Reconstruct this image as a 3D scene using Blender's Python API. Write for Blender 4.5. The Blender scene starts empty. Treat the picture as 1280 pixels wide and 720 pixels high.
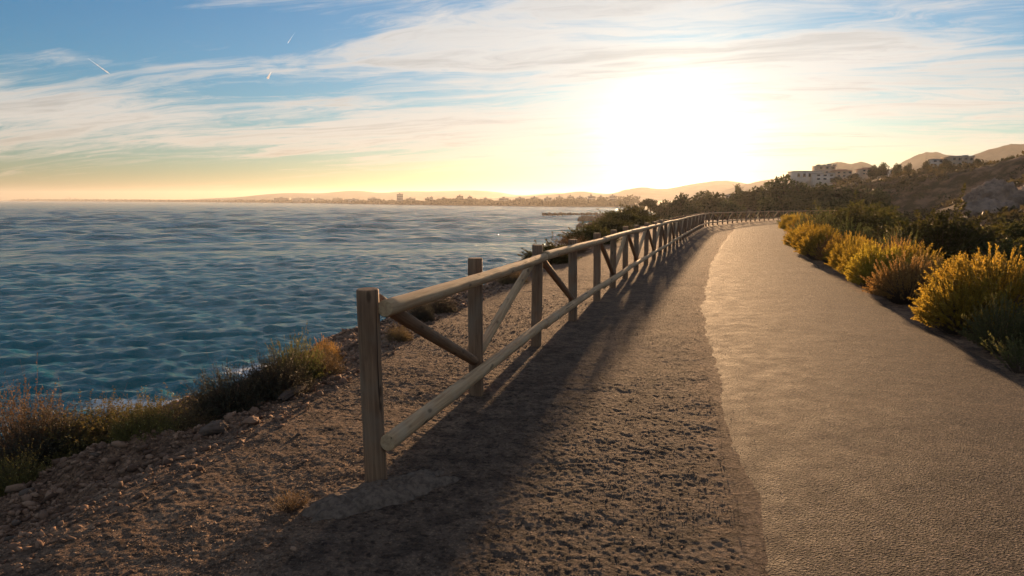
import bpy, math, random
import numpy as np
from mathutils import Vector
random.seed(7); RNG = np.random.default_rng(7)
R = math.radians
scene = bpy.context.scene
COL = scene.collection

# ------------------------------------------------------------------ camera, sky, sun, exposure
cam_d = bpy.data.cameras.new('camera'); cam = bpy.data.objects.new('camera', cam_d); COL.objects.link(cam)
cam_d.lens = 36.0*900/1280; cam_d.sensor_width = 36; cam_d.clip_start = 0.05; cam_d.clip_end = 60000
cam.location = (0, 0, 1.57); cam.rotation_euler = (R(90)-math.atan(110/900), 0, 0)
scene.camera = cam
scene.view_settings.view_transform = 'Standard'; scene.view_settings.look = 'None'
scene.view_settings.gamma = 1; scene.view_settings.use_curve_mapping = False
scene.view_settings.exposure = 1.18
scene.cycles.use_denoising = True
scene.cycles.volume_bounces = 0
scene.cycles.max_bounces = 5; scene.cycles.diffuse_bounces = 3; scene.cycles.glossy_bounces = 2; scene.cycles.transmission_bounces = 3
scene.cycles.sample_clamp_indirect = 6.0
scene.cycles.caustics_reflective = False; scene.cycles.caustics_refractive = False

SUN_EL, SUN_AZ = R(3.9), R(12.7)          # azimuth from +Y towards +X
SV = Vector((math.sin(SUN_AZ)*math.cos(SUN_EL), math.cos(SUN_AZ)*math.cos(SUN_EL), math.sin(SUN_EL)))


class T:
    """small helper to wire shader nodes"""
    def __init__(self, tree): self.t = tree; tree.nodes.clear()
    def n(self, typ, ins=(), **props):
        nd = self.t.nodes.new('ShaderNode'+typ)
        for k, v in props.items(): setattr(nd, k, v)
        items = ins.items() if isinstance(ins, dict) else enumerate(ins)
        for k, v in items:
            if v is None: continue
            if hasattr(v, 'is_linked') or hasattr(v, 'links'): self.t.links.new(v, nd.inputs[k])
            else: nd.inputs[k].default_value = v
        return nd
    def m(self, op, a, b=None, c=None, clamp=False):
        return self.n('Math', [a, b, c], operation=op, use_clamp=clamp).outputs[0]
    def vm(self, op, a, b=None, out=0):
        return self.n('VectorMath', [a, b], operation=op).outputs[out]
    def mix(self, f, a, b, blend='MIX'):
        nd = self.n('Mix', data_type='RGBA', blend_type=blend)
        for i, v in ((0, f), (6, a), (7, b)):
            if hasattr(v, 'is_linked'): self.t.links.new(v, nd.inputs[i])
            else: nd.inputs[i].default_value = v if i == 0 else (*v, 1)
        return nd.outputs[2]
    def ramp(self, f, stops):
        nd = self.n('ValToRGB', [f]); e = nd.color_ramp.elements
        while len(e) < len(stops): e.new(0.5)
        for el, (p, c) in zip(e, stops):
            el.position = p; el.color = (*c, 1) if len(c) == 3 else c
        return nd.outputs[0]
    def noise(self, vec, scale, detail=4, rough=0.55, dist=0.0, out=0):
        return self.n('TexNoise', {'Vector': vec, 'Scale': scale, 'Detail': detail, 'Roughness': rough, 'Distortion': dist}).outputs[out]
    def sm(self, x, a, b):
        return self.n('MapRange', {'Value': x, 1: a, 2: b, 3: 0.0, 4: 1.0}, interpolation_type='SMOOTHSTEP').outputs[0]


def build_world():
    w = bpy.data.worlds.new('World'); scene.world = w; w.use_nodes = True
    w.cycles.sampling_method = 'MANUAL'; w.cycles.sample_map_resolution = 512
    t = T(w.node_tree)
    sky = t.n('TexSky', sky_type='NISHITA', sun_disc=False, sun_elevation=SUN_EL, sun_rotation=SUN_AZ,
              altitude=0, air_density=1.0, dust_density=0.35, ozone_density=4.0).outputs[0]
    d = t.vm('NORMALIZE', t.n('TexCoord').outputs['Generated'])
    sep = t.n('SeparateXYZ', [d]); x, y, z = sep.outputs
    za = t.m('ADD', t.m('MAXIMUM', z, 0.0), 0.10)
    px, py = t.m('DIVIDE', x, za), t.m('DIVIDE', y, za)
    az = t.m('ARCTAN2', x, y); el = t.m('ARCSINE', z)
    cs = t.vm('DOT_PRODUCT', d, tuple(SV), out=1)
    ang = t.m('ARCCOSINE', t.m('MINIMUM', cs, 0.99999))            # angle to the sun
    def scaled(v, f):
        s = t.vm('SCALE', v, None)
        if hasattr(f, 'is_linked'): t.t.links.new(f, s.node.inputs['Scale'])
        else: s.node.inputs['Scale'].default_value = f
        return s
    # thin cirrus: noise on a flat cloud deck, drawn out across the view and combed by a warp
    p = t.n('CombineXYZ', [t.m('MULTIPLY', px, 0.50), t.m('ADD', py, t.m('MULTIPLY', px, 0.16)), 0.0]).outputs[0]
    wn = t.noise(p, 1.1, 3, 0.55, out=1)
    p2 = t.vm('ADD', p, scaled(t.vm('SUBTRACT', wn, (0.5, 0.5, 0.5)), 1.3))
    n1 = t.noise(p2, 0.75, 6, 0.62)
    p3 = t.n('CombineXYZ', [t.m('MULTIPLY', px, 0.42), t.m('ADD', t.m('MULTIPLY', py, 2.1), t.m('MULTIPLY', px, 0.55)), 3.0]).outputs[0]
    p3 = t.vm('ADD', p3, scaled(t.vm('SUBTRACT', wn, (0.5, 0.5, 0.5)), 1.6))
    n2 = t.noise(p3, 1.5, 7, 0.68, 0.3)
    def blob(a0, e0, sa, se, amp, tilt=0.0):
        da = t.m('MULTIPLY', t.m('SUBTRACT', az, R(a0)), 1/R(sa))
        de = t.m('MULTIPLY', t.m('SUBTRACT', t.m('SUBTRACT', el, R(e0)), t.m('MULTIPLY', t.m('SUBTRACT', az, R(a0)), tilt)), 1/R(se))
        q = t.m('ADD', t.m('MULTIPLY', da, da), t.m('MULTIPLY', de, de))
        return t.m('MULTIPLY', t.m('EXPONENT', t.m('MULTIPLY', q, -1.0)), amp)
    bias = None
    for b in ((4, 11.5, 20, 5.0, 0.42), (-28, 5.4, 16, 1.6, 0.32, -0.03), (-5, 5.2, 18, 1.9, 0.32, -0.06), (25, 7.5, 14, 5, 0.26), (-28, 9.4, 9, .5, .14),
              (-29, 12.5, 13, 3.4, -0.30), (-22, 8.1, 15, .9, -0.14), (29, 11.6, 9, 1.5, -0.10), (-20, 1.6, 26, 1.2, -0.3)):
        v = blob(*b); bias = v if bias is None else t.m('ADD', bias, v)
    n = t.m('ADD', t.m('MULTIPLY', t.m('SUBTRACT', n1, 0.5), 1.5), t.m('MULTIPLY', t.m('SUBTRACT', n2, 0.5), 2.0))
    dens = t.m('ADD', t.m('ADD', n, 0.50), bias)
    cl = t.m('MULTIPLY', t.sm(dens, 0.34, 0.90), t.sm(z, 0.004, 0.03))
    # light scattered forward by the cloud is white-gold towards the sun, grey-white away from it; thick streaks shade themselves
    fwd = t.m('EXPONENT', t.m('MULTIPLY', ang, -1/R(11)))
    low = t.m('EXPONENT', t.m('MULTIPLY', t.m('MAXIMUM', el, 0.0), -1/R(3.6)))
    ccol = t.mix(low, (0.84, 0.83, 0.80), (0.92, 0.66, 0.40))
    self_shade = t.m('SUBTRACT', 1.0, t.m('MULTIPLY', t.sm(t.m('ADD', n2, t.m('MULTIPLY', dens, 0.2)), 0.64, 0.95), 0.30))
    cb = t.m('MULTIPLY', t.m('ADD', 0.37, t.m('MULTIPLY', fwd, 0.15)), self_shade)
    cloud = scaled(ccol, cb)
    # clear sky: Nishita + the bright aureole of a hazy low sun
    base = t.vm('MULTIPLY', t.vm('MULTIPLY', sky, (0.056, 0.084, 0.086)), t.mix(low, (1.0, 1.0, 1.0), (0.86, 0.66, 0.74)))
    out = t.mix(t.m('MULTIPLY', cl, 0.86), base, cloud)
    def glow(wd, amp, col):
        g = t.m('MULTIPLY', t.m('EXPONENT', t.m('MULTIPLY', t.m('POWER', t.m('MULTIPLY', ang, 1/R(wd)), 1.15), -1.0)), amp)
        return scaled(col, g)
    g1 = glow(2.2, 1.6, (1, 0.90, 0.70)); g2 = glow(5.0, 0.22, (1, 0.78, 0.50))
    gs = scaled(t.vm('ADD', g1, g2), t.m('SUBTRACT', 1.35, t.m('MULTIPLY', n2, 0.8)))
    tot = t.vm('ADD', out, gs)
    bg = t.n('Background', [tot, 1.0])
    t.t.links.new(bg.outputs[0], t.n('OutputWorld').inputs[0])
build_world()

sun_d = bpy.data.lights.new('sun', 'SUN'); sun = bpy.data.objects.new('sun', sun_d); COL.objects.link(sun)
sun_d.energy = 5.0; sun_d.angle = R(1.0); sun_d.color = (1.0, 0.61, 0.31)
sun.rotation_euler = SV.to_track_quat('Z', 'Y').to_euler(); sun.location = (20, 80, 40)

# ------------------------------------------------------------------ helpers
def tag(o, label=None, cat=None, group=None, kind=None):
    for k, v in (('label', label), ('category', cat), ('group', group), ('kind', kind)):
        if v: o[k] = v
    return o

def mesh_np(name, V, F, smooth=False, mat=None, cols=None, colname='tint'):
    """V (n,3) array; F (m,k) array of equal-sized faces"""
    me = bpy.data.meshes.new(name); V = np.asarray(V, np.float32); F = np.asarray(F, np.int32)
    k = F.shape[1]
    me.vertices.add(len(V)); me.vertices.foreach_set('co', V.ravel())
    me.loops.add(F.size); me.loops.foreach_set('vertex_index', F.ravel())
    me.polygons.add(len(F)); me.polygons.foreach_set('loop_start', np.arange(len(F), dtype=np.int32)*k)
    me.polygons.foreach_set('loop_total', np.full(len(F), k, np.int32))
    if smooth: me.polygons.foreach_set('use_smooth', np.ones(len(F), bool))
    if cols is not None:
        a = me.color_attributes.new(colname, 'FLOAT_COLOR', 'POINT')
        c = np.ones((len(V), 4), np.float32); c[:, :cols.shape[1]] = cols
        a.data.foreach_set('color', c.ravel())
    me.update(); me.validate()
    if mat: me.materials.append(mat)
    return me

def obj(name, me, parent=None, loc=None):
    o = bpy.data.objects.new(name, me); COL.objects.link(o)
    if parent: o.parent = parent
    if loc is not None: o.location = loc
    return o

def empty(name, loc=(0, 0, 0), rz=0):
    o = bpy.data.objects.new(name, None); COL.objects.link(o)
    o.location = loc; o.rotation_euler = (0, 0, rz); o.empty_display_size = 0.2
    return o

def copy_tree(o, parent=None):
    c = o.copy(); COL.objects.link(c)
    if parent: c.parent = parent
    for ch in list(o.children): copy_tree(ch, c)
    return c

def merge(parts):
    """join (V,F) pairs with equal face size"""
    Vs, Fs, k = [], [], 0
    for V, F in parts:
        Vs.append(V); Fs.append(np.asarray(F)+k); k += len(V)
    return np.concatenate(Vs), np.concatenate(Fs)

def sstep(x, a, b):
    t = np.clip((x-a)/(b-a), 0, 1); return t*t*(3-2*t)

def hash2(i, j, s):
    h = (i*374761393 + j*668265263 + s*1442695041) & 0x7fffffff
    h = ((h ^ (h >> 13))*1274126177) & 0x7fffffff
    return ((h ^ (h >> 16)) & 0xffff)/65535.0
def vnoise(x, y, s=0):
    i, j = np.floor(x).astype(np.int64), np.floor(y).astype(np.int64)
    u, v = x-i, y-j; u = u*u*(3-2*u); v = v*v*(3-2*v)
    a, b, c, d = hash2(i, j, s), hash2(i+1, j, s), hash2(i, j+1, s), hash2(i+1, j+1, s)
    return (a*(1-u)+b*u)*(1-v)+(c*(1-u)+d*u)*v-0.5
def fbm(x, y, o=4, s=0, g=0.5):
    r = 0; a = 1.0
    for k in range(o):
        r = r + a*vnoise(x*2**k+17.3*k, y*2**k-9.1*k, s+k); a *= g
    return r

def spline(pts, n=8):
    P = np.array(pts, float); Q = np.vstack([2*P[0]-P[1], P, 2*P[-1]-P[-2]]); out = []
    for i in range(1, len(Q)-2):
        p0, p1, p2, p3 = Q[i-1:i+3]
        for t in np.arange(n)/n:
            out.append(0.5*(2*p1+(p2-p0)*t+(2*p0-5*p1+4*p2-p3)*t*t+(3*p1-p0-3*p2+p3)*t**3))
    out.append(P[-1]); return np.array(out)
def sdist(X, Y, L):
    """signed distance to the polyline L; positive on its right-hand side"""
    best = np.full(X.shape, 1e9); sg = np.zeros(X.shape)
    for (ax, ay), (bx, by) in zip(L[:-1], L[1:]):
        dx, dy = bx-ax, by-ay; t = np.clip(((X-ax)*dx+(Y-ay)*dy)/(dx*dx+dy*dy), 0, 1)
        d = (X-ax-t*dx)**2+(Y-ay-t*dy)**2
        m = d < best; best[m] = d[m]; sg[m] = np.sign(-(dx*(Y-ay)-dy*(X-ax)))[m]
    return np.sqrt(best)*np.where(sg == 0, 1, sg)

# ------------------------------------------------------------------ the lie of the land (metres; camera at the origin)
SEA = -8.0
FENCE = spline([(-0.76, 3.87), (-0.29, 5.77), (.26, 7.86), (.83, 9.67), (1.39, 11.68), (1.91, 13.55), (2.44, 15.38), (2.98, 17.2), (4.3, 21.5),
                (7.1, 30.8), (11.9, 46.5), (15.7, 57.8), (20.4, 66.8), (26.3, 76.8), (33.5, 87), (43, 97), (56, 106), (70, 112)], 6)
ROAD_L = spline([(-1.9, -8), (-.55, -3), (.38, 0.4), (.97, 2.84), (1.2, 3.9), (1.93, 7.1), (2.94, 11.29), (5.27, 19.29), (9.0, 31), (14.0, 46), (17.5, 56.5),
                 (22.2, 66), (28, 75.5), (35, 85.4), (44.4, 95.3), (57, 104.2), (71, 110)], 6)
ROAD_R = spline([(1.0, -8.8), (2.3, -3.6), (3.25, 0.4), (3.75, 2.6), (4.2, 4.5), (4.62, 6.35), (5.12, 8.1), (6.08, 11.78), (7.84, 18.02), (12.2, 31.5), (17.2, 45.2), (20.6, 55.2),
                 (25, 64.2), (30.5, 73.4), (37.5, 83), (46.4, 92.5), (58.5, 101.2), (72, 107)], 6)
COAST = spline([(-6, -40), (-4.6, -14), (-3.4, -3), (-2.6, 1.5), (-2.3, 3), (-1.97, 4.3), (-1.65, 6.12), (-.98, 10.4), (.33, 15.9), (1.2, 19.5), (3.0, 28), (6.2, 43), (9.3, 60), (12.3, 80), (15.5, 100),
                (19.5, 130), (25, 160), (30, 182), (39, 220), (48, 262), (75, 330), (120, 450), (200, 700)], 4)
CP = np.array([(8, 5, -.55), (10, 10, -.8), (14, 15, -1.2), (14, 4, -1.0), (20, 22, -1.1), (20, 36, -1.0), (26, 47, -.9), (35, 62, -.8), (45, 78, -.9), (30, 20, .5), (30, 5, .5),
               (45, 20, 3.2), (40, 45, 1.4), (62, 50, 5.0), (60, 82, 3.3), (62, 20, 6.3), (78, 100, 8.0), (83, 60, 8.8), (85, 20, 9.5), (90, -30, 9), (80, 135, 8.2), (79, 168, 6.6),
               (105, 205, 7.2), (128, 280, 9.6), (108, 280, 7.6), (150, 285, 10.5), (185, 300, 12), (90, 250, 4.6), (62, 200, 1.0), (52, 150, -.4), (42, 118, -1), (66, 130, 1.6), (30, 178, -2.2),
               (42, 250, -3), (62, 300, -3), (85, 350, -2), (110, 420, 0), (170, 420, 8), (260, 420, 14), (200, 200, 12), (150, 100, 12), (150, 0, 12), (320, 300, 16), (320, 0, 14),
               (150, -80, 9), (60, -40, 4), (20, -40, 0), (8, -20, -.3), (320, -100, 12), (5, 60, -1), (10, 120, -1.5), (-10, 20, 0), (-20, -40, 0), (200, 700, 4), (400, 600, 14)], float)
def tps_k(r2): return r2*np.log(r2+1e-9)*0.5
def tps_fit():
    P = CP[:, :2]/100; n = len(P)
    K = tps_k(((P[:, None]-P[None])**2).sum(-1))+np.eye(n)*0.004
    Q = np.hstack([np.ones((n, 1)), P]); A = np.block([[K, Q], [Q.T, np.zeros((3, 3))]])
    return P, np.linalg.solve(A, np.concatenate([CP[:, 2], np.zeros(3)]))
TP, TW = tps_fit()
def tps(X, Y):
    x, y = X/100, Y/100; r = TW[-3]+TW[-2]*x+TW[-1]*y
    for (a, b), w in zip(TP, TW[:-3]): r = r+w*tps_k((x-a)**2+(y-b)**2)
    return np.clip(r, -3.5, 17)
def path_z(Y): return -0.009*(np.clip(Y, 4, 130)-4)
def land(X, Y, fine=True):
    """height, and zone weights (slope rubble, hill scrub, verge)"""
    X = np.asarray(X, float); Y = np.asarray(Y, float)
    dR = sdist(X, Y, ROAD_R); dL = sdist(X, Y, ROAD_L); dF = sdist(X, Y, FENCE); dc = sdist(X, Y, COAST)
    w = np.maximum(sstep(dR, 0.7, 9), sstep(-dF, 5, 28)); hill = np.maximum(sstep(dR, 3, 14), sstep(-dF, 6, 20))
    z = path_z(Y)*(1-w)+tps(X, Y)*w
    z = z-0.03*sstep(dL, 0.22, 0.40)*sstep(-dR, 0.22, 0.40)             # bed of the road
    s = np.maximum(-dc+0.25*fbm(X*0.6, Y*0.6, 3, 5), 0)
    near = 1-sstep(Y, 40, 90)
    first = 0.6+1.2*near+2.3*(1-sstep(Y, 4.5, 9))
    drop = (0.30-0.11*(1-sstep(Y, 4, 9)))*np.minimum(s, first)+np.maximum(s-first, 0)*0.62
    rub = sstep(s, 0.0, 0.35)
    z = np.maximum(z-drop, SEA-1.6)
    far = sstep(np.hypot(X, Y), 15, 60)
    if fine:
        grit = (1-sstep(np.hypot(X, Y), 8, 15))*(1.0+0.8*vnoise(X*0.9, Y*0.9, 13))
        rel = 0.012*fbm(X*1.3, Y*1.3, 2, 11)+0.0050*vnoise(X*5, Y*6, 21)+grit*(0.0012*vnoise(X*11, Y*12, 23)+0.0032*vnoise(X*25, Y*25, 25)+0.0048*vnoise(X*48, Y*48, 27))
        ver = sstep(dF, -0.1, 0.3)*(1-sstep(dL, -0.25, 0.0))
        z = z+(rel+0.008*fbm(X*4, Y*4, 2, 29)*(1-ver))*(1-rub)*(1-sstep(dL, -0.06, 0.10)*(1-sstep(dR, 0, 0.4)))
        z = z+rub*(0.16*fbm(X*1.1, Y*1.1, 5, 31, 0.62)+0.05*fbm(X*7, Y*7, 3, 41))*(1+far)
        z = z+hill*(2.4*fbm(X*0.055, Y*0.055, 5, 51, 0.55)+0.9*np.abs(fbm(X*0.22, Y*0.22, 4, 55))+0.25*fbm(X*0.9, Y*0.9, 3, 61)-2.1*sstep(np.hypot(X, Y), 50, 110))
        lump = np.exp(-((dR-0.75)/0.5)**2)
        z = z+0.05*lump*(0.6+vnoise(X*2, Y*2, 71))
    else:
        ver = sstep(dF, -0.1, 0.3)
    return z, rub, hill, ver
def gz(x, y):
    return float(land(np.array([x]), np.array([y]))[0][0])

def polar_grid(radii, angs):
    A, Q = np.meshgrid(angs, radii); X, Y = Q*np.sin(A), Q*np.cos(A)
    nr, na = X.shape; i = np.arange(nr-1)[:, None]*na+np.arange(na-1)[None]
    F = np.stack([i, i+1, i+na+1, i+na], -1).reshape(-1, 4)
    return X.ravel(), Y.ravel(), F[:, ::-1].copy()

# ------------------------------------------------------------------ materials
def mat(name):
    m = bpy.data.materials.new(name); m.use_nodes = True; return m, T(m.node_tree)
def finish(t, bsdf, disp=None):
    o = t.n('OutputMaterial'); t.t.links.new(bsdf, o.inputs[0]); return o
def bump(t, h, strength, dist, normal=None):
    return t.n('Bump', {'Height': h, 'Strength': strength, 'Distance': dist, 'Normal': normal}).outputs[0]
def pbsdf(t, color, rough=0.8, normal=None, spec=0.3, **kw):
    ins = {'Base Color': color if not isinstance(color, tuple) else (*color, 1), 'Roughness': rough, 'Normal': normal, 'Specular IOR Level': spec}
    ins.update(kw); return t.n('BsdfPrincipled', ins).outputs[0]
def obj_pos(t): return t.n('NewGeometry').outputs['Position']

def m_ground():
    m, t = mat('earth_and_gravel'); P = obj_pos(t)
    zc = t.n('SeparateColor', [t.n('Attribute', attribute_name='zone').outputs['Color']])
    rub, hill, ver = zc.outputs[0], zc.outputs[1], zc.outputs[2]
    n0 = t.noise(P, 0.7, 4); n1 = t.noise(P, 6, 6, 0.65); n2 = t.noise(P, 55, 5, 0.7)
    shelf = t.mix(t.sm(n1, 0.35, 0.68), (0.160, 0.100, 0.067), (0.350, 0.228, 0.150))
    verge = t.mix(t.sm(n1, 0.35, 0.65), (0.105, 0.072, 0.054), (0.235, 0.162, 0.115))
    rock = t.mix(t.sm(n1, 0.3, 0.7), (0.135, 0.078, 0.050), (0.330, 0.200, 0.126))
    nh = t.noise(P, 0.35, 5, 0.6); nh2 = t.noise(P, 1.6, 4, 0.6)
    scrub = t.mix(t.sm(nh, 0.42, 0.60), (0.070, 0.052, 0.026), (0.220, 0.138, 0.086))
    scrub = t.mix(t.m('MULTIPLY', t.sm(nh2, 0.55, 0.66), 0.6), scrub, (0.19, 0.135, 0.095))
    c = t.mix(ver, shelf, verge); c = t.mix(rub, c, rock); c = t.mix(hill, c, scrub)
    c = t.mix(t.sm(n0, 0.3, 0.75), t.mix(1.0, c, (0.82, 0.80, 0.80), 'MULTIPLY'), c)
    c = t.mix(t.m('MULTIPLY', t.sm(n2, 0.50, 0.62), 0.8), c, t.mix(1.0, c, (1.9, 1.8, 1.65), 'MULTIPLY'))
    n4 = t.noise(P, 24, 3, 0.6); c = t.mix(t.m('MULTIPLY', t.sm(n4, 0.50, 0.36), 0.75), c, t.mix(1.0, c, (0.42, 0.40, 0.40), 'MULTIPLY'))
    vor = t.n('TexVoronoi', {'Vector': P, 'Scale': 38.0, 'Randomness': 1.0}).outputs['Distance']
    b = bump(t, n1, 1.0, 0.07); b = bump(t, vor, 1.0, 0.03, b); b = bump(t, n2, 1.0, 0.03, b)
    finish(t, pbsdf(t, c, 0.95, b, 0.15)); return m

def m_asphalt():
    m, t = mat('worn_asphalt'); P = obj_pos(t)
    n0 = t.noise(P, 0.55, 4, 0.6); n1 = t.noise(P, 4.5, 5, 0.6); n2 = t.noise(P, 110, 3, 0.6)
    vor = t.n('TexVoronoi', {'Vector': P, 'Scale': 85.0, 'Randomness': 1.0})
    c = t.mix(t.sm(n0, 0.3, 0.7), (0.042, 0.028, 0.021), (0.072, 0.048, 0.034))
    c = t.mix(t.m('MULTIPLY', t.sm(n1, 0.45, 0.75), 0.5), c, (0.105, 0.074, 0.052))
    n5 = t.noise(P, 1.4, 6, 0.65, 0.6); c = t.mix(t.m('MULTIPLY', t.sm(n5, 0.54, 0.38), 0.75), c, (0.040, 0.032, 0.027))
    vc = t.n('SeparateColor', [vor.outputs['Color']]).outputs[0]
    c = t.mix(t.sm(vc, 0.66, 0.85), c, (0.25, 0.17, 0.118))
    c = t.mix(t.m('MULTIPLY', t.sm(vc, 0.42, 0.2), 0.75), c, (0.03, 0.028, 0.028))
    ed = t.n('SeparateColor', [t.n('Attribute', attribute_name='edge').outputs['Color']]).outputs[0]
    dust = t.sm(t.m('ADD', ed, t.m('MULTIPLY', t.m('SUBTRACT', t.noise(P, 7, 6, 0.7), 0.5), 1.5)), 0.25, 0.75)
    c = t.mix(dust, c, t.mix(t.sm(n2, 0.4, 0.62), (0.062, 0.042, 0.030), (0.17, 0.115, 0.080)))
    b = bump(t, n1, 0.6, 0.04); b = bump(t, vor.outputs['Distance'], 1.0, 0.014, b); b = bump(t, n2, 1.0, 0.012, b)
    finish(t, pbsdf(t, c, t.m('ADD', 0.70, t.m('MULTIPLY', n1, 0.3)), b, 0.14)); return m

def m_stone(name, dark, light):
    m, t = mat(name); P = obj_pos(t)
    r = t.n('SeparateColor', [t.n('Attribute', attribute_name='tint').outputs['Color']]).outputs[0]
    rr = t.n('ObjectInfo').outputs['Random']
    c = t.mix(t.m('FRACT', t.m('ADD', r, rr)), dark, light)
    n = t.noise(P, 70, 4, 0.65); c = t.mix(t.m('MULTIPLY', n, 0.7), c, t.mix(1.0, c, (0.55, 0.5, 0.48), 'MULTIPLY'))
    finish(t, pbsdf(t, c, 0.85, bump(t, n, 0.6, 0.01), 0.25)); return m

def m_sea():
    m, t = mat('sea_water'); P = obj_pos(t)
    d = t.vm('LENGTH', P, out=1)
    warp = t.vm('MULTIPLY', P, (0.75, 1.25, 1.0))
    n1 = t.noise(warp, 2.4, 5, 0.65); n2 = t.noise(warp, 0.22, 4, 0.55); n3 = t.noise(warp, 0.035, 3, 0.5)
    b = bump(t, n1, 1.0, 0.22)
    b = bump(t, n2, t.n('MapRange', {'Value': d, 1: 60.0, 2: 260.0, 3: 0.15, 4: 1.0}).outputs[0], 5.0, b)
    foam = t.n('SeparateColor', [t.n('Attribute', attribute_name='foam').outputs['Color']]).outputs[0]
    fn = t.noise(P, 1.3, 7, 0.72, 0.8); fn2 = t.noise(P, 9, 4, 0.7)
    fm = t.sm(t.m('ADD', t.m('MULTIPLY', foam, 1.0), t.m('ADD', t.m('MULTIPLY', fn, 0.9), t.m('MULTIPLY', fn2, 0.35))), 0.98, 1.30)
    deep = t.mix(t.sm(n3, 0.3, 0.7), (0.001, 0.130, 0.158), (0.004, 0.175, 0.195))
    water = pbsdf(t, deep, 0.13, b, 0.4, IOR=1.333)
    white = pbsdf(t, (0.72, 0.76, 0.78), 0.75, b, 0.3)
    mx = t.n('MixShader', [fm, water, white]); finish(t, mx.outputs[0]); return m

def m_wood(name, dark, light, grey):
    m, t = mat(name); tc = t.n('TexCoord').outputs['Object']; rr = t.n('ObjectInfo').outputs['Random']
    off = t.vm('ADD', tc, t.n('CombineXYZ', [t.m('MULTIPLY', rr, 37.0), t.m('MULTIPLY', rr, 11.0), t.m('MULTIPLY', rr, 53.0)]).outputs[0])
    g = t.vm('MULTIPLY', off, (55, 55, 2.6)); n1 = t.noise(g, 1.0, 5, 0.65, 0.4)
    n0 = t.noise(off, 3.2, 3); n3 = t.noise(t.vm('MULTIPLY', off, (18, 18, 1.0)), 1.0, 3, 0.5, 0.8)
    c = t.mix(t.sm(n1, 0.32, 0.7), dark, light); c = t.mix(t.m('MULTIPLY', t.sm(n0, 0.45, 0.72), 0.7), c, grey)
    kn = t.n('TexVoronoi', {'Vector': t.vm('MULTIPLY', off, (11, 11, 4.2)), 'Scale': 1.0, 'Randomness': 1.0}).outputs['Distance']
    c = t.mix(t.m('MULTIPLY', t.sm(kn, 0.20, 0.09), 0.75), c, tuple(0.35*v for v in dark))
    crack = t.sm(n3, 0.345, 0.315); c = t.mix(crack, c, tuple(0.3*v for v in dark))
    b = bump(t, n1, 0.55, 0.006); b = bump(t, crack, -0.7, 0.006, b)
    finish(t, pbsdf(t, c, 0.78, b, 0.25)); return m

def m_leaf(name, a, b, tr=0.5, rough=0.6):
    m, t = mat(name)
    r = t.n('SeparateColor', [t.n('Attribute', attribute_name='tint').outputs['Color']]).outputs[0]
    rr = t.n('ObjectInfo').outputs['Random']
    c = t.mix(r, a, b)
    c = t.n('HueSaturation', {'Hue': t.m('ADD', 0.485, t.m('MULTIPLY', rr, 0.03)), 'Saturation': 1.0, 'Value': t.m('ADD', 0.82, t.m('MULTIPLY', rr, 0.36)), 'Color': c}).outputs[0]
    d = pbsdf(t, c, rough, None, 0.25); tl = t.n('BsdfTranslucent', {'Color': c}).outputs[0]
    finish(t, t.n('MixShader', [tr, d, tl]).outputs[0]); return m

def m_plain(name, a, b, scale=3.0, rough=0.85, bmp=0.3, obj=False):
    m, t = mat(name); P = t.n('TexCoord').outputs['Object'] if obj else obj_pos(t)
    n = t.noise(P, scale, 5, 0.6)
    finish(t, pbsdf(t, t.mix(t.sm(n, 0.3, 0.7), a, b), rough, bump(t, n, bmp, 0.3/scale), 0.25)); return m

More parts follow.
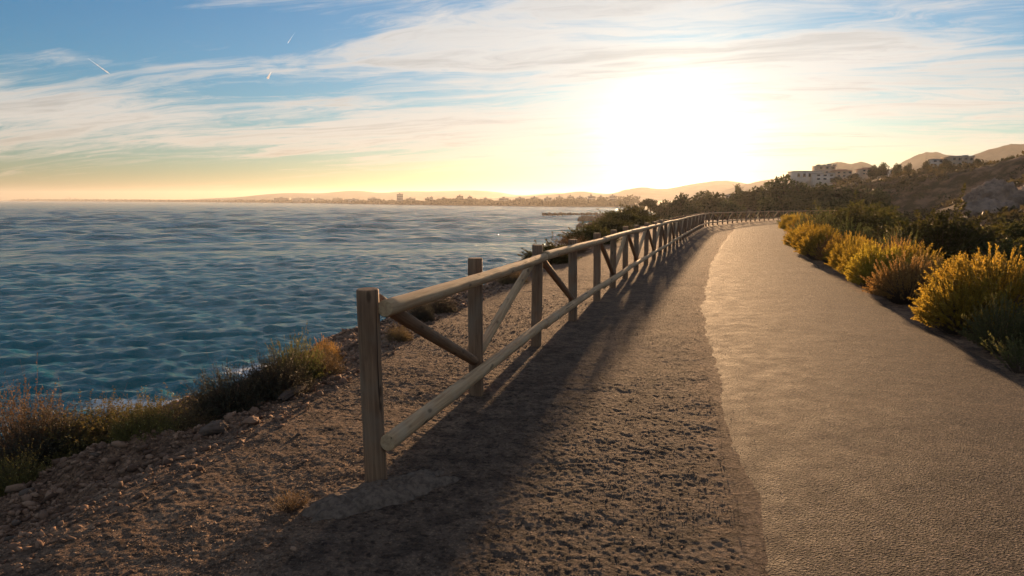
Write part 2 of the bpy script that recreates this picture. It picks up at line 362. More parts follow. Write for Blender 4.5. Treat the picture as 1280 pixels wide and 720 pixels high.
M = {
 'ground': m_ground(), 'asphalt': m_asphalt(), 'sea': m_sea(),
 'gravel': m_stone('gravel_stone', (0.070, 0.046, 0.034), (0.34, 0.235, 0.160)),
 'rubble': m_stone('rubble_stone', (0.120, 0.066, 0.042), (0.38, 0.230, 0.145)),
 'boulder': m_stone('grey_brown_rock', (0.085, 0.058, 0.042), (0.16, 0.110, 0.080)),
 'post': m_wood('post_wood', (0.180, 0.098, 0.054), (0.320, 0.188, 0.105), (0.250, 0.180, 0.122)),
 'rail': m_wood('peeled_rail_wood', (0.390, 0.230, 0.115), (0.600, 0.400, 0.220), (0.480, 0.345, 0.215)),
 'concrete': m_plain('rough_concrete', (0.085, 0.060, 0.045), (0.190, 0.135, 0.098), 34, 0.95, 1.0),
 'gold': m_leaf('golden_shrub_leaf', (0.24, 0.180, 0.028), (0.60, 0.400, 0.055), 0.66),
 'rust': m_leaf('russet_shrub_leaf', (0.26, 0.145, 0.045), (0.46, 0.270, 0.090), 0.62),
 'sage': m_leaf('sage_shrub_leaf', (0.070, 0.085, 0.025), (0.185, 0.170, 0.055), 0.5),
 'olive': m_leaf('olive_bush_leaf', (0.050, 0.055, 0.012), (0.130, 0.115, 0.028), 0.5),
 'dry': m_leaf('dry_shrub_leaf', (0.105, 0.066, 0.030), (0.235, 0.155, 0.065), 0.45),
 'weed': m_leaf('weedy_shrub_leaf', (0.095, 0.085, 0.020), (0.230, 0.185, 0.050), 0.45),
 'dark': m_leaf('dark_shrub_leaf', (0.040, 0.035, 0.022), (0.095, 0.080, 0.045), 0.35),
 'pine': m_leaf('pine_needles', (0.030, 0.040, 0.012), (0.075, 0.080, 0.024), 0.3),
 'flower': m_leaf('pale_seed_head', (0.45, 0.36, 0.14), (0.62, 0.55, 0.30), 0.4),
 'twig': m_plain('twig_bark', (0.075, 0.048, 0.032), (0.150, 0.100, 0.065), 30, 0.9, 0.3, True),
 'bark': m_plain('tree_bark', (0.060, 0.042, 0.030), (0.120, 0.085, 0.060), 8, 0.9, 0.5, True),
 'wall_w': m_plain('white_render', (0.44, 0.40, 0.35), (0.54, 0.49, 0.43), 0.8, 0.85, 0.1),
 'wall_t': m_plain('tan_render', (0.34, 0.26, 0.19), (0.42, 0.33, 0.25), 0.8, 0.85, 0.1),
 'wall_g': m_plain('grey_render', (0.30, 0.28, 0.26), (0.40, 0.37, 0.34), 0.8, 0.85, 0.1),
 'roof': m_plain('roof_tile', (0.22, 0.11, 0.07), (0.32, 0.17, 0.11), 2.5, 0.85, 0.2),
 'glass': m_plain('window_glass', (0.03, 0.035, 0.04), (0.05, 0.055, 0.06), 1.0, 0.15, 0.0),
 'mount': m_plain('mountain_scrub', (0.055, 0.050, 0.032), (0.120, 0.095, 0.065), 0.02, 0.95, 0.4),
 'plain': m_plain('coastal_plain', (0.060, 0.055, 0.030), (0.14, 0.11, 0.075), 0.03, 0.95, 0.2),
 'wood_far': m_leaf('far_wood_leaf', (0.028, 0.032, 0.014), (0.060, 0.058, 0.024), 0.2),
 'steel': m_plain('dull_crane_steel', (0.12, 0.11, 0.11), (0.20, 0.19, 0.18), 1.0, 0.7, 0.1),
}

# ------------------------------------------------------------------ setting: ground, road, sea
def build_ground():
    angs = np.concatenate([np.radians(np.linspace(-180, -48, 44))[:-1], np.radians(np.linspace(-47, 47, 760)), np.radians(np.linspace(48, 180, 44))[1:]])
    radii = np.concatenate([[0.02, 0.5, 1.0, 1.5], np.geomspace(2.0, 2.55, 8), np.geomspace(2.57, 8, 320), np.geomspace(8.07, 22, 80), np.geomspace(22.4, 420, 140)])
    X, Y, F = polar_grid(radii, angs); X[np.abs(X) < 1e-9] = 1e-9
    keep_v = np.ones(len(X), bool)
    dc = sdist(X, Y, COAST); keep_v = dc > -21
    F = F[keep_v[F].all(1)]
    idx = np.full(len(X), -1); used = np.unique(F); idx[used] = np.arange(len(used)); F = idx[F]; X, Y = X[used], Y[used]
    z, rub, hill, ver = land(X, Y)
    me = mesh_np('ground', np.stack([X, Y, z], 1), F, True, M['ground'], np.stack([rub, hill, ver], 1), 'zone')
    o = obj('ground', me); tag(o, kind='structure'); return o
GROUND = build_ground()

def build_road():
    def resample(L, n):
        s = np.concatenate([[0], np.cumsum(np.hypot(*np.diff(L, axis=0).T))]); q = np.linspace(0, 1, n)
        q = np.where(q < 0.6, q/0.6*0.28, 0.28+(q-0.6)/0.4*0.72)*s[-1]
        return np.stack([np.interp(q, s, L[:, 0]), np.interp(q, s, L[:, 1])], 1)
    n, k = 900, 60
    A, B = resample(ROAD_L, n), resample(ROAD_R, n)
    nrm = B-A; wd = np.linalg.norm(nrm, axis=1, keepdims=True); nrm /= wd
    s = np.arange(n)
    A = A-nrm*(0.07*fbm(A[:, 1]*0.8, A[:, 0]*0+3, 4, 81, 0.55)+0.02)[:, None]
    B = B+nrm*(0.09*fbm(B[:, 1]*1.5, B[:, 0]*0+9, 4, 83, 0.6)+0.02)[:, None]
    u = np.linspace(0, 1, k); u = u-0.11*np.sin(2*np.pi*u)
    X = A[:, 0, None]*(1-u)+B[:, 0, None]*u; Y = A[:, 1, None]*(1-u)+B[:, 1, None]*u
    de = np.minimum(u, 1-u)[None]*wd; pr = sstep(de+0.05*fbm(X*6, Y*6, 3, 95), 0.0, 0.26)
    z = path_z(Y)-0.007+pr*(0.014+0.03*np.sin(np.pi*u)[None])+pr*0.010*fbm(X*1.2, Y*1.2, 3, 91)+0.004*fbm(X*9, Y*9, 2, 93)
    edge = np.exp(-(de/0.20)**1.3).reshape(-1)
    i = np.arange(n-1)[:, None]*k+np.arange(k-1)[None]
    F = np.stack([i, i+1, i+k+1, i+k], -1).reshape(-1, 4)
    o = obj('road', mesh_np('road', np.stack([X, Y, z], -1).reshape(-1, 3), F, True, M['asphalt'], np.repeat(edge[:, None], 3, 1), 'edge')); tag(o, kind='structure')
build_road()

def build_sea():
    angs = np.concatenate([np.radians(np.linspace(-170, -42, 60))[:-1], np.radians(np.linspace(-41, 13, 400)), np.radians(np.linspace(14, 24, 20))[1:]])
    radii = np.concatenate([np.geomspace(13, 24.8, 30), np.geomspace(25, 130, 370), np.geomspace(131, 3000, 370), np.geomspace(3030, 7600, 36)])
    X, Y, F = polar_grid(radii, angs)
    r = np.hypot(X, Y); dc = sdist(X, Y, COAST)
    cell = np.where(r < 130, r*0.0045, np.where(r < 3000, r*0.0085, r*0.026))
    z = np.zeros_like(X); rg = np.random.default_rng(3)
    for i in range(84):
        lam = math.exp(rg.uniform(math.log(0.45), math.log(6.5))); th = R(-74)+rg.normal(0, 0.50)
        k = 2*math.pi/lam; kx, ky = k*math.cos(th), k*math.sin(th)
        amp = 0.0112*lam**0.55*rg.uniform(0.5, 1.2)
        ph = kx*X+ky*Y+rg.uniform(0, 6.28)+0.8*fbm(X*0.09, Y*0.09, 2, 200+i)
        att = np.clip((lam/np.maximum(cell, 1e-3)-2.2)/2.5, 0, 1)
        z = z+amp*att*(np.sin(ph)+0.18*np.cos(2*ph))
    for i in range(40):                                  # longer wind sea, out in the bay
        lam = math.exp(rg.uniform(math.log(5), math.log(40))); th = R(-80)+rg.normal(0, 0.5); k = 2*math.pi/lam
        ph = k*math.cos(th)*X+k*math.sin(th)*Y+rg.uniform(0, 6.28)+0.8*fbm(X*0.02, Y*0.02, 2, 300+i)
        z = z+0.0080*lam**0.95*rg.uniform(.5, 1.2)*sstep(r, 95, 240)*np.clip((lam/cell-2.2)/2.5, 0, 1)*(np.sin(ph)+0.18*np.cos(2*ph))
    # swell standing up and breaking along the foot of the slope
    sh = np.maximum(-dc-13.0, 0)
    surf = np.exp(-(sh/7.0)**2)
    ph = (sh+1.6*fbm(X*0.12, Y*0.12, 3, 77))*2*math.pi/4.6
    along = sstep(fbm(X*0.10+9, Y*0.10, 2, 79), -0.25, 0.35)
    z = z+surf*along*0.26*np.sin(ph)
    foam = 0.62*np.exp(-(sh/1.6)**2)+surf*along*0.42*sstep(np.sin(ph+0.5), 0.35, 1)+0.16*surf
    patch = np.exp(-(((X+13.2)/4.2)**2+((Y-40.0)/3.0)**2)); foam = foam+0.75*patch+0.7*np.exp(-(((X+16.5)/5)**2+((Y-33.0)/1.6)**2))
    steep = sstep(z, 0.20, 0.34)*0.20*(1-sstep(r, 120, 300)); foam = foam+steep
    me = mesh_np('sea', np.stack([X, Y, z+SEA], 1), F, True, M['sea'], np.repeat(np.clip(foam, 0, 1)[:, None], 3, 1), 'foam')
    o = obj('sea', me); tag(o, kind='structure')
build_sea()

# far side of the bay: low plain, then ridges of hills
BAY = np.array([(75, 300), (95, 480), (125, 700), (150, 970), (60, 1060), (0, 1150), (-90, 1280), (-191, 1440), (-380, 1780), (-578, 2184), (-1000, 2750), (-1830, 3750), (-3000, 5000), (-4700, 6500), (-6500, 7300)], float)
def build_plain():
    L = spline(BAY, 6); rows = [0, 6, 40, 200, 700, 2200]; hs = [-0.8, 0.8, 2.0, 3.5, 6, 8]
    dirs = np.gradient(L, axis=0); nr = np.stack([dirs[:, 1], -dirs[:, 0]], 1); nr /= np.linalg.norm(nr, axis=1, keepdims=True)
    nr = nr*0.25+np.array([0.62, 0.78])*0.75
    V = np.concatenate([np.column_stack([L+nr*d, np.full(len(L), SEA+h)]) for d, h in zip(rows, hs)])
    n = len(L); i = np.arange(len(rows)-1)[:, None]*n+np.arange(n-1)[None]
    F = np.stack([i, i+1, i+n+1, i+n], -1).reshape(-1, 4)
    tag(obj('coastal_plain', mesh_np('coastal_plain', V, F, True, M['plain'])), kind='structure')
build_plain()

def px(x, y, d):      # a sight line of the survey sketch: picture position at ground distance d -> world point
    th = math.atan(110/900); u, v = (x-640)/900, -(y-360)/900
    ry, rz = math.cos(th)+v*math.sin(th), -math.sin(th)+v*math.cos(th)
    return np.array([u*d/ry, d, 1.57+rz*d/ry])

def ridge(name, d, line, seed):
    P = np.array([px(x, y, d) for x, y in line]); L = spline(P, 10); n = len(L)
    L[:, 2] += fbm(np.arange(n)*0.35, np.zeros(n), 3, seed)*0.02*(L[:, 2]-SEA)
    rows = []; k = 15
    for j in range(k):
        q = (j-6)/6 if j <= 6 else (j-6)/8           # -1 foot .. 0 crest .. 1 back foot
        w = 1-abs(q)**0.85
        off = q*(0.16*d if q < 0 else 0.2*d)
        zz = SEA+(L[:, 2]-SEA)*w*(1+0.35*(1-w)*fbm(L[:, 0]/d*40, np.full(n, j*0.5), 4, seed+3))
        zz = np.where(j == 6, L[:, 2], np.minimum(zz, L[:, 2]-0.001*d*abs(q)))
        rows.append(np.column_stack([L[:, 0]*(1+off/d), L[:, 1]+off+0.02*d*fbm(L[:, 0]/d*25, np.full(n, j*.7), 3, seed+7), zz]))
    V = np.concatenate(rows); i = np.arange(k-1)[:, None]*n+np.arange(n-1)[None]
    F = np.stack([i, i+1, i+n+1, i+n], -1).reshape(-1, 4)
    tag(obj(name, mesh_np(name, V, F, True, M['mount'])), kind='structure')
ridge('mountain_ridge', 4600, [(200, 251), (250, 248.5), (300, 246), (330, 243), (365, 241), (400, 241.5), (440, 238.5), (480, 241), (505, 239), (545, 239), (590, 238), (620, 240), (650, 244), (700, 241), (740, 246), (800, 249)], 101)
ridge('mountain_ridge', 3000, [(590, 250), (640, 246), (690, 243), (725, 239.5), (760, 242), (782, 237), (803, 234), (830, 236), (860, 231), (895, 226), (925, 228), (950, 234), (1000, 240), (1050, 246)], 111)
ridge('mountain_ridge', 2000, [(870, 249), (900, 240), (930, 231), (958, 225), (985, 222), (1010, 224), (1030, 230), (1070, 240), (1120, 248)], 121)
ridge('mountain_ridge', 1300, [(990, 228), (1030, 210), (1040, 204), (1052, 202), (1064, 204.5), (1082, 202), (1095, 207), (1108, 213), (1122, 205), (1138, 196), (1153, 191), (1175, 192), (1195, 196), (1215, 203), (1260, 214)], 131)
ridge('mountain_ridge', 1100, [(1170, 215), (1195, 203), (1220, 194), (1250, 183), (1272, 180), (1300, 179), (1340, 184), (1420, 195), (1520, 214)], 141)

# ------------------------------------------------------------------ loose stones
def ico():
    p = (1+5**0.5)/2
    V = np.array([(-1, p, 0), (1, p, 0), (-1, -p, 0), (1, -p, 0), (0, -1, p), (0, 1, p), (0, -1, -p), (0, 1, -p), (p, 0, -1), (p, 0, 1), (-p, 0, -1), (-p, 0, 1)], float)
    F = np.array([(0, 11, 5), (0, 5, 1), (0, 1, 7), (0, 7, 10), (0, 10, 11), (1, 5, 9), (5, 11, 4), (11, 10, 2), (10, 7, 6), (7, 1, 8), (3, 9, 4), (3, 4, 2), (3, 2, 6), (3, 6, 8), (3, 8, 9), (4, 9, 5), (2, 4, 11), (6, 2, 10), (8, 6, 7), (9, 8, 1)])
    return V/np.linalg.norm(V[0]), F
OCTA = (np.array([(1, 0, 0), (-1, 0, 0), (0, 1, 0), (0, -1, 0), (0, 0, 1), (0, 0, -1)], float),
        np.array([(0, 2, 4), (2, 1, 4), (1, 3, 4), (3, 0, 4), (2, 0, 5), (1, 2, 5), (3, 1, 5), (0, 3, 5)]))
def stones(P, size, base, rg, flat=0.6, sink=0.25):
    """joined irregular stones at points P (n,3) of half-size size (n)"""
    BV, BF = base; n, k = len(P), len(BV)
    V = BV[None]*(1+rg.uniform(-0.28, 0.28, (n, k, 1)))*np.stack([rg.uniform(0.7, 1.35, n), rg.uniform(0.6, 1.0, n), rg.uniform(flat*0.7, flat*1.3, n)], 1)[:, None]
    tl = rg.normal(0, 0.35, (n, 2)); V[:, :, 2] += V[:, :, 0]*tl[:, :1]+V[:, :, 1]*tl[:, 1:]
    a = rg.uniform(0, 6.283, n); c, s_ = np.cos(a)[:, None], np.sin(a)[:, None]
    x, y = V[:, :, 0]*c-V[:, :, 1]*s_, V[:, :, 0]*s_+V[:, :, 1]*c
    V = np.stack([x, y, V[:, :, 2]+flat*sink], -1)*size[:, None, None]+P[:, None]
    F = (BF[None]+np.arange(n)[:, None, None]*k).reshape(-1, 3)
    return V.reshape(-1, 3), F, np.repeat(rg.uniform(0, 1, n), k)[:, None].repeat(3, 1)

def scatter(n, r0, r1, a0, a1, rg):
    r = r0*(r1/r0)**(rg.uniform(0, 1, n)**1.0); a = np.radians(rg.uniform(a0, a1, n))
    return r*np.sin(a), r*np.cos(a), r
def build_gravel():
    rg = np.random.default_rng(11)
    X, Y, r = scatter(230000, 2.3, 18, -45, 42, rg)
    dL = sdist(X, Y, ROAD_L); dR = sdist(X, Y, ROAD_R); dc = sdist(X, Y, COAST); dF = sdist(X, Y, FENCE)
    clump = fbm(X*1.6, Y*1.6, 4, 301)
    keep = (dc > -0.1) & ((dL < 0.02+0.10*rg.normal(0, 1, len(X))**2) & (dL < 0.6) | (dR > 0.06) & (dR < 2.5)) & (clump+rg.uniform(-0.4, 0.4, len(X)) > np.where(dF > 0, 0.0, -0.12))
    X, Y, r, dL, dF = X[keep], Y[keep], r[keep], dL[keep], dF[keep]
    z = land(X, Y)[0]; on_road = sstep(dL, -0.02, 0.04); z = z+on_road*0.03
    size = np.exp(rg.normal(math.log(0.0042), 0.45, len(X)))*(1+0.25*(dF < 0)); size = np.clip(size, 0.002, 0.014)*np.clip(r/6, 0.85, 1.5); size = np.where(dF > 0, np.minimum(size, 0.007), size)*(1-0.3*on_road)
    V, F, C = stones(np.stack([X, Y, z], 1), size, OCTA, rg, 0.36, -0.25)
    tag(obj('gravel', mesh_np('gravel', V, F, False, M['gravel'], C)), 'loose brown grit and gravel on the verge by the fence', 'gravel', kind='stuff')
    # rubble on the seaward slope
    X, Y, r = scatter(60000, 2.6, 22, -48, 10, rg); dc = sdist(X, Y, COAST)
    m = (dc < 0.25) & (dc > -9) & (rg.uniform(0, 1, len(X)) < np.clip(1.2+dc*0.06, 0.3, 1)*sstep(-dc+0.3*rg.normal(0, 1, len(X)), -0.3, 0.5))
    X, Y, r = X[m], Y[m], r[m]; z = land(X, Y)[0]
    size = np.clip(np.exp(rg.normal(math.log(0.0125), 0.5, len(X)))*np.clip(r/5, 0.8, 2.2), 0.005, 0.05)
    V, F, C = stones(np.stack([X, Y, z], 1), size, ico(), rg, 0.6, 0.2)
    tag(obj('slope_rubble', mesh_np('slope_rubble', V, F, False, M['rubble'], C)), 'loose reddish rubble lying on the seaward slope', 'rubble', kind='stuff')
build_gravel()

def round_stone(seed, sub=1):
    V, F = ico(); rg = np.random.default_rng(seed)
    for _ in range(sub):
        mid = {}; V = list(V); NF = []
        def g(a, b):
            k = (min(a, b), max(a, b))
            if k not in mid: mid[k] = len(V); q = V[a]+V[b]; V.append(q/np.linalg.norm(q))
            return mid[k]
        for a, b, c in F:
            x, y, w = g(a, b), g(b, c), g(c, a); NF += [(a, x, w), (b, y, x), (c, w, y), (x, y, w)]
        V = np.array(V); F = np.array(NF)
    # cut by random planes: flat-sided field stone
    for k in range(7):
        nrm = rg.normal(0, 1, 3); nrm /= np.linalg.norm(nrm); h = rg.uniform(0.55, 0.85)
        dd = V@nrm; V = V-np.maximum(dd-h, 0)[:, None]*nrm
    return V*(1+rg.uniform(-0.05, 0.05, (len(V), 1))), F
def field_stones():
    rg = np.random.default_rng(21); meshes = []
    for k in range(5):
        V, F = ico(); V = V*(1+rg.uniform(-0.25, 0.25, (12, 1)))*np.array([1.15, 0.85, 0.6]); meshes.append(mesh_np('stone', V, F, False, M['boulder' if k < 2 else 'rubble']))
    X, Y, r = scatter(900, 2.9, 11, -42, 12, rg); dc = sdist(X, Y, COAST); m = (dc < -0.1) & (dc > -4.5); X, Y = X[m][:90], Y[m][:90]
    X2, Y2, _ = scatter(400, 3.0, 12, -30, 15, rg); dL = sdist(X2, Y2, ROAD_L); dc = sdist(X2, Y2, COAST); m = (sdist(X2, Y2, FENCE) < -0.25) & (dc > 0.1); X2, Y2 = X2[m][:26], Y2[m][:26]
    for i, (x, y) in enumerate(list(zip(X, Y))+list(zip(X2, Y2))):
        o = obj('stone', meshes[i % 5], GROUND); q = rg.uniform(0.018, 0.042)*(1.0 if i < len(X) else 0.45)*(1+0.05*y)
        o.location = (x, y, gz(x, y)+q*0.22); o.scale = (q, q*rg.uniform(.7, 1), q*rg.uniform(.7, 1)); o.rotation_euler = (rg.uniform(-.3, .3), rg.uniform(-.3, .3), rg.uniform(0, 6.28))
field_stones()

def rock(x, y, sx, sy, sz, rz, label, seed, mt='boulder', tilt=0.0, sink=0.3, sub=3, cat='rock'):
    V, F = round_stone(seed, sub); n = fbm(V[:, 0]*3+seed, V[:, 1]*3+V[:, 2]*2.1, 4, seed); V = V*(1+0.22*n[:, None]-0.16*np.abs(fbm(V[:, 0]*2.2+seed, V[:, 1]*2.2-V[:, 2]*3.7, 4, seed+9, .6))[:, None])
    o = obj('rock', mesh_np('rock', V, F, False, M[mt])); o.location = (x, y, gz(x, y)+sz*(1-sink)*0.55)
    o.scale = (sx, sy, sz); o.rotation_euler = (tilt, tilt*0.4, rz); tag(o, label, cat); return o
rock(-1.78, 5.75, .06, .30, .045, R(-14), 'long flat grey slab lying on the slope below the dark bush', 5)
rock(-2.05, 4.78, .10, .08, .06, .4, 'squat rounded boulder at the foot of the dark grey bush', 6)
rock(-1.85, 4.95, .07, .06, .04, 1.4, 'small reddish boulder just inside the edge of the slope', 8, 'rubble')

# ------------------------------------------------------------------ the wooden fence
def log_mesh(name, L, r0, r1, m, seed, bend=0.0, sides=18, rings=None, knots=0.02, chamfer=0.006):
    """a peeled log along local z from 0 to L: taper, slight bend, swellings, sawn ends"""
    rings = rings or max(6, int(L/0.10)); rg = np.random.default_rng(seed)
    t = np.linspace(0, 1, rings+1); t = np.concatenate([[0], t+0.0, [1]]); t[1] = 0.0; zz = t*L
    zz[1] = chamfer; zz[-2] = L-chamfer
    rad = r0+(r1-r0)*t; rad = rad*(1+knots*2*fbm(zz*6+seed, np.zeros_like(zz), 3, seed)); rad[0] -= chamfer*0.8; rad[-1] -= chamfer*0.8
    a = np.linspace(0, 2*np.pi, sides, endpoint=False)
    bx, by = bend*np.sin(np.pi*t)*math.cos(seed), bend*np.sin(np.pi*t)*math.sin(seed)
    lump = 1+knots*1.5*fbm(np.repeat(zz[:, None]*9, sides, 1), np.repeat(np.cos(a)[None]*2+np.sin(a)[None]*1.3, len(zz), 0)+seed, 3, seed+5)
    X = bx[:, None]+rad[:, None]*np.cos(a)*lump; Y = by[:, None]+rad[:, None]*np.sin(a)*lump
    V = np.stack([X, Y, np.repeat(zz[:, None], sides, 1)], -1).reshape(-1, 3); n = len(zz)
    me = bpy.data.meshes.new(name); F = []
    for i in range(n-1):
        for j in range(sides): F.append((i*sides+j, i*sides+(j+1) % sides, (i+1)*sides+(j+1) % sides, (i+1)*sides+j))
    F.append(tuple(range(sides))[::-1]); F.append(tuple((n-1)*sides+j for j in range(sides)))
    me.from_pydata([tuple(v) for v in V], [], F); me.update()
    for p in me.polygons: p.use_smooth = len(p.vertices) == 4
    me.materials.append(m); return me
def aim(o, p, q):
    v = Vector(q)-Vector(p); o.location = p; o.rotation_mode = 'QUATERNION'
    o.rotation_quaternion = v.to_track_quat('Z', 'Y'); return v.length

def build_fence():
    root = empty('wooden_fence', (-0.76, 3.87, 0))
    tag(root, 'weathered round-log fence with two rails and slanting braces along the path', 'fence')
    off = Vector(root.location)
    L = FENCE; s = np.concatenate([[0], np.cumsum(np.hypot(*np.diff(L, axis=0).T))])
    S = [0.0]; first = [(-0.29, 5.77), (.26, 7.86), (.83, 9.67), (1.39, 11.68), (1.91, 13.55), (2.44, 15.38), (2.98, 17.2)]
    for p in first: S.append(float(s[np.argmin(np.hypot(L[:, 0]-p[0], L[:, 1]-p[1]))]))
    while S[-1] < s[-1]-26: S.append(S[-1]+1.95)
    pt = lambda q: np.array([np.interp(q, s, L[:, 0]), np.interp(q, s, L[:, 1])])
    P = [pt(q) for q in S]; rg = np.random.default_rng(5); right = []
    for i in range(len(P)):
        d = P[min(i+1, len(P)-1)]-P[max(i-1, 0)]; d /= np.linalg.norm(d); right.append(np.array([d[1], -d[0]]))
    Z = [float(path_z(p[1])) for p in P]; posts = [log_mesh('post', 1.45, 0.061, 0.059, M['post'], 40+k, 0.004, 22, 18, 0.012) for k in range(5)]
    for i, p in enumerate(P):
        o = obj('post', posts[i % 5], root); h = rg.normal(0, 0.012)
        o.location = Vector((p[0], p[1], Z[i]-0.34+h))-off; o.rotation_euler = (rg.normal(0, .008), rg.normal(0, .008), rg.uniform(0, 6.28))
        if i == 0: o.rotation_euler = (0.008, -0.042, 1.0); o.location.x += 0.012
    def pos(i, z, side): 
        v = np.array(P[i])+right[i]*side; return np.array([v[0], v[1], Z[i]+z])
    for zc, r in ((0.995, 0.050), (0.255, 0.050)):                    # rails, each two bays long, on the path side of the posts
        i = 0
        while i < len(P)-1:
            j = min(i+2, len(P)-1); a, b = pos(i, zc, 0.098), pos(j, zc, 0.098); d = (b-a)/np.linalg.norm(b-a)
            mid = pos(min(i+1, j), zc, 0.098); sag = rg.normal(0, 0.006)
            st = a-d*(0.055 if i == 0 else 0.0)+np.array([0, 0, rg.normal(0, .008) if i else 0]); en = b-d*0.004+np.array([0, 0, rg.normal(0, .008)])
            q = r*rg.uniform(0.94, 1.04); q2 = r*rg.uniform(0.84, 0.95)
            me = log_mesh('rail', float(np.linalg.norm(en-st)), q, q2, M['rail'], 100+i+int(zc*100), abs(rg.normal(0, 0.012)) if i > 10 else 0.008, 20 if i < 12 else 12, None, 0.022)
            o = obj('rail', me, root); aim(o, Vector(st)-off, Vector(en)-off); i = j
    for i in range(len(P)-1):                                          # braces, leaning to and fro
        if i == 3: continue
        hi, lo = (1.045, 0.27)
        a, b = (pos(i, hi, 0.0), pos(i+1, lo, 0.0)) if i % 2 == 0 else (pos(i, lo+0.05, 0.0), pos(i+1, hi-0.05, 0.0))
        d = (b-a)/np.linalg.norm(b-a); a, b = a+d*0.07, b-d*0.07
        me = log_mesh('brace', float(np.linalg.norm(b-a)), 0.042, 0.039, M['post' if i % 2 == 0 else 'rail'], 300+i, 0.006, 16 if i < 12 else 10, None, 0.02)
        o = obj('brace', me, root); aim(o, Vector(a)-off, Vector(b)-off)
build_fence()

def build_footing():
    # rough concrete collar spilled round the foot of the end post
    n, k = 96, 20; a = np.linspace(0, 2*np.pi, n, endpoint=False); V = [(0, 0, 0.06)]; F = []
    ax = R(38)
    for j in range(1, k+1):
        q = j/k; rr = q*(1+0.45*fbm(np.cos(a)*1.9+4, np.sin(a)*1.9, 4, 7, 0.6))
        x, y = 0.50*rr*np.cos(a), 0.20*rr*np.sin(a)
        z = 0.060*(1-q**4)-0.03*q**8+0.034*fbm(x*11, y*11, 5, 9, 0.65)
        V += [(x_*math.cos(ax)-y_*math.sin(ax), x_*math.sin(ax)+y_*math.cos(ax), z_) for x_, y_, z_ in zip(x, y, z)]
    F = [(0, 1+i, 1+(i+1) % n) for i in range(n)]
    for j in range(k-1):
        for i in range(n): F.append((1+j*n+i, 1+(j+1)*n+i, 1+(j+1)*n+(i+1) % n, 1+j*n+(i+1) % n))
    me = bpy.data.meshes.new('concrete_footing'); me.from_pydata(V, [], F); me.update(); me.materials.append(M['concrete'])
    for p in me.polygons: p.use_smooth = True
    o = obj('concrete_footing', me, None, (-0.70, 3.72, -0.012)); tag(o, 'rough crumbling concrete footing round the nearest fence post', 'footing')
build_footing()

# ------------------------------------------------------------------ plants
def bez(B, C, E, t): return B*(1-t)**2+2*C*t*(1-t)+E*t*t
def branch_set(n, Rr, H, seed, base=0.22, up=0.6, pmax=82, jit=0.16, wob=0.03):
    rg = np.random.default_rng(seed); th = rg.uniform(0, 2*np.pi, n); ph = np.radians(pmax)*np.sqrt(rg.uniform(0, 1, n))
    rr = rg.uniform(0.72, 1.0, n)**0.5*(1+rg.normal(0, jit, n)*0.6)*(1+0.35*fbm(np.cos(th)*1.5+seed, np.sin(th)*1.5+ph, 2, seed))
    E = np.stack([Rr*np.sin(ph)*np.cos(th)*rr, Rr*np.sin(ph)*np.sin(th)*rr, H*(0.10+0.90*np.cos(ph))*rr], 1)
    B = np.stack([Rr*base*np.sin(ph)*np.cos(th), Rr*base*np.sin(ph)*np.sin(th), np.full(n, -0.03)], 1)
    C = (B+E)/2; C[:, 2] += H*0.12*up; C[:, :2] *= 1.05
    C += rg.normal(0, wob*Rr, C.shape)
    return B, C, E
def unit(v): return v/np.maximum(np.linalg.norm(v, axis=-1, keepdims=True), 1e-9)
def leaf_quads(P, D, ln, wd, rg):
    W = unit(np.cross(D, rg.normal(0, 1, D.shape)))
    mid = P+D*(ln*0.45)[:, None]
    V = np.stack([P, mid+W*wd[:, None], P+D*ln[:, None], mid-W*wd[:, None]], 1).reshape(-1, 3)
    return V, np.arange(len(V)).reshape(-1, 4)
def leaves_on(B, C, E, m, t0, ln, wd, spread, seed, power=0.8):
    rg = np.random.default_rng(seed+1); n = len(B); t = t0+(1-t0)*rg.uniform(0, 1, (n, m))**power; t = t[..., None]
    P = bez(B[:, None], C[:, None], E[:, None], t); Tn = unit(2*(1-t)*(C-B)[:, None]+2*t*(E-C)[:, None])
    Q = unit(np.cross(Tn, rg.normal(0, 1, Tn.shape))); s = rg.uniform(0.6, 1.2, t.shape)*spread
    D = unit(Tn*np.cos(s)+Q*np.sin(s)).reshape(-1, 3); P = P.reshape(-1, 3)
    l = ln*rg.uniform(0.6, 1.25, len(P))*(1.15-0.45*t.reshape(-1)); w = wd*rg.uniform(0.7, 1.2, len(P))
    V, F = leaf_quads(P, D, l, w, rg)
    tint = np.clip(np.repeat(rg.uniform(0, 1, n), m)*0.5+rg.uniform(0, 0.5, n*m), 0, 1)
    return V, F, np.repeat(tint, 4)[:, None].repeat(3, 1)
def stems_of(B, C, E, r0, r1, seg=4):
    n = len(B); ts = np.linspace(0, 1, seg+1); rings = []
    for t in ts:
        P = bez(B, C, E, t); T_ = unit(2*(1-t)*(C-B)+2*t*(E-C)); U = unit(np.cross(T_, np.array([0.31, 0.77, 0.12]))); W = np.cross(T_, U); r = r0+(r1-r0)*t
        rings.append(np.stack([P+r*(U*math.cos(a)+W*math.sin(a)) for a in (0, 2.094, 4.189)], 1))
    V = np.stack(rings, 1).reshape(-1, 3); F = []
    for k in range(seg):
        for j in range(3): F.append((k*3+j, k*3+(j+1) % 3, (k+1)*3+(j+1) % 3, (k+1)*3+j))
    F = (np.array(F)[None]+np.arange(n)[:, None, None]*3*(seg+1)).reshape(-1, 4)
    return V, F
PROTO = {}
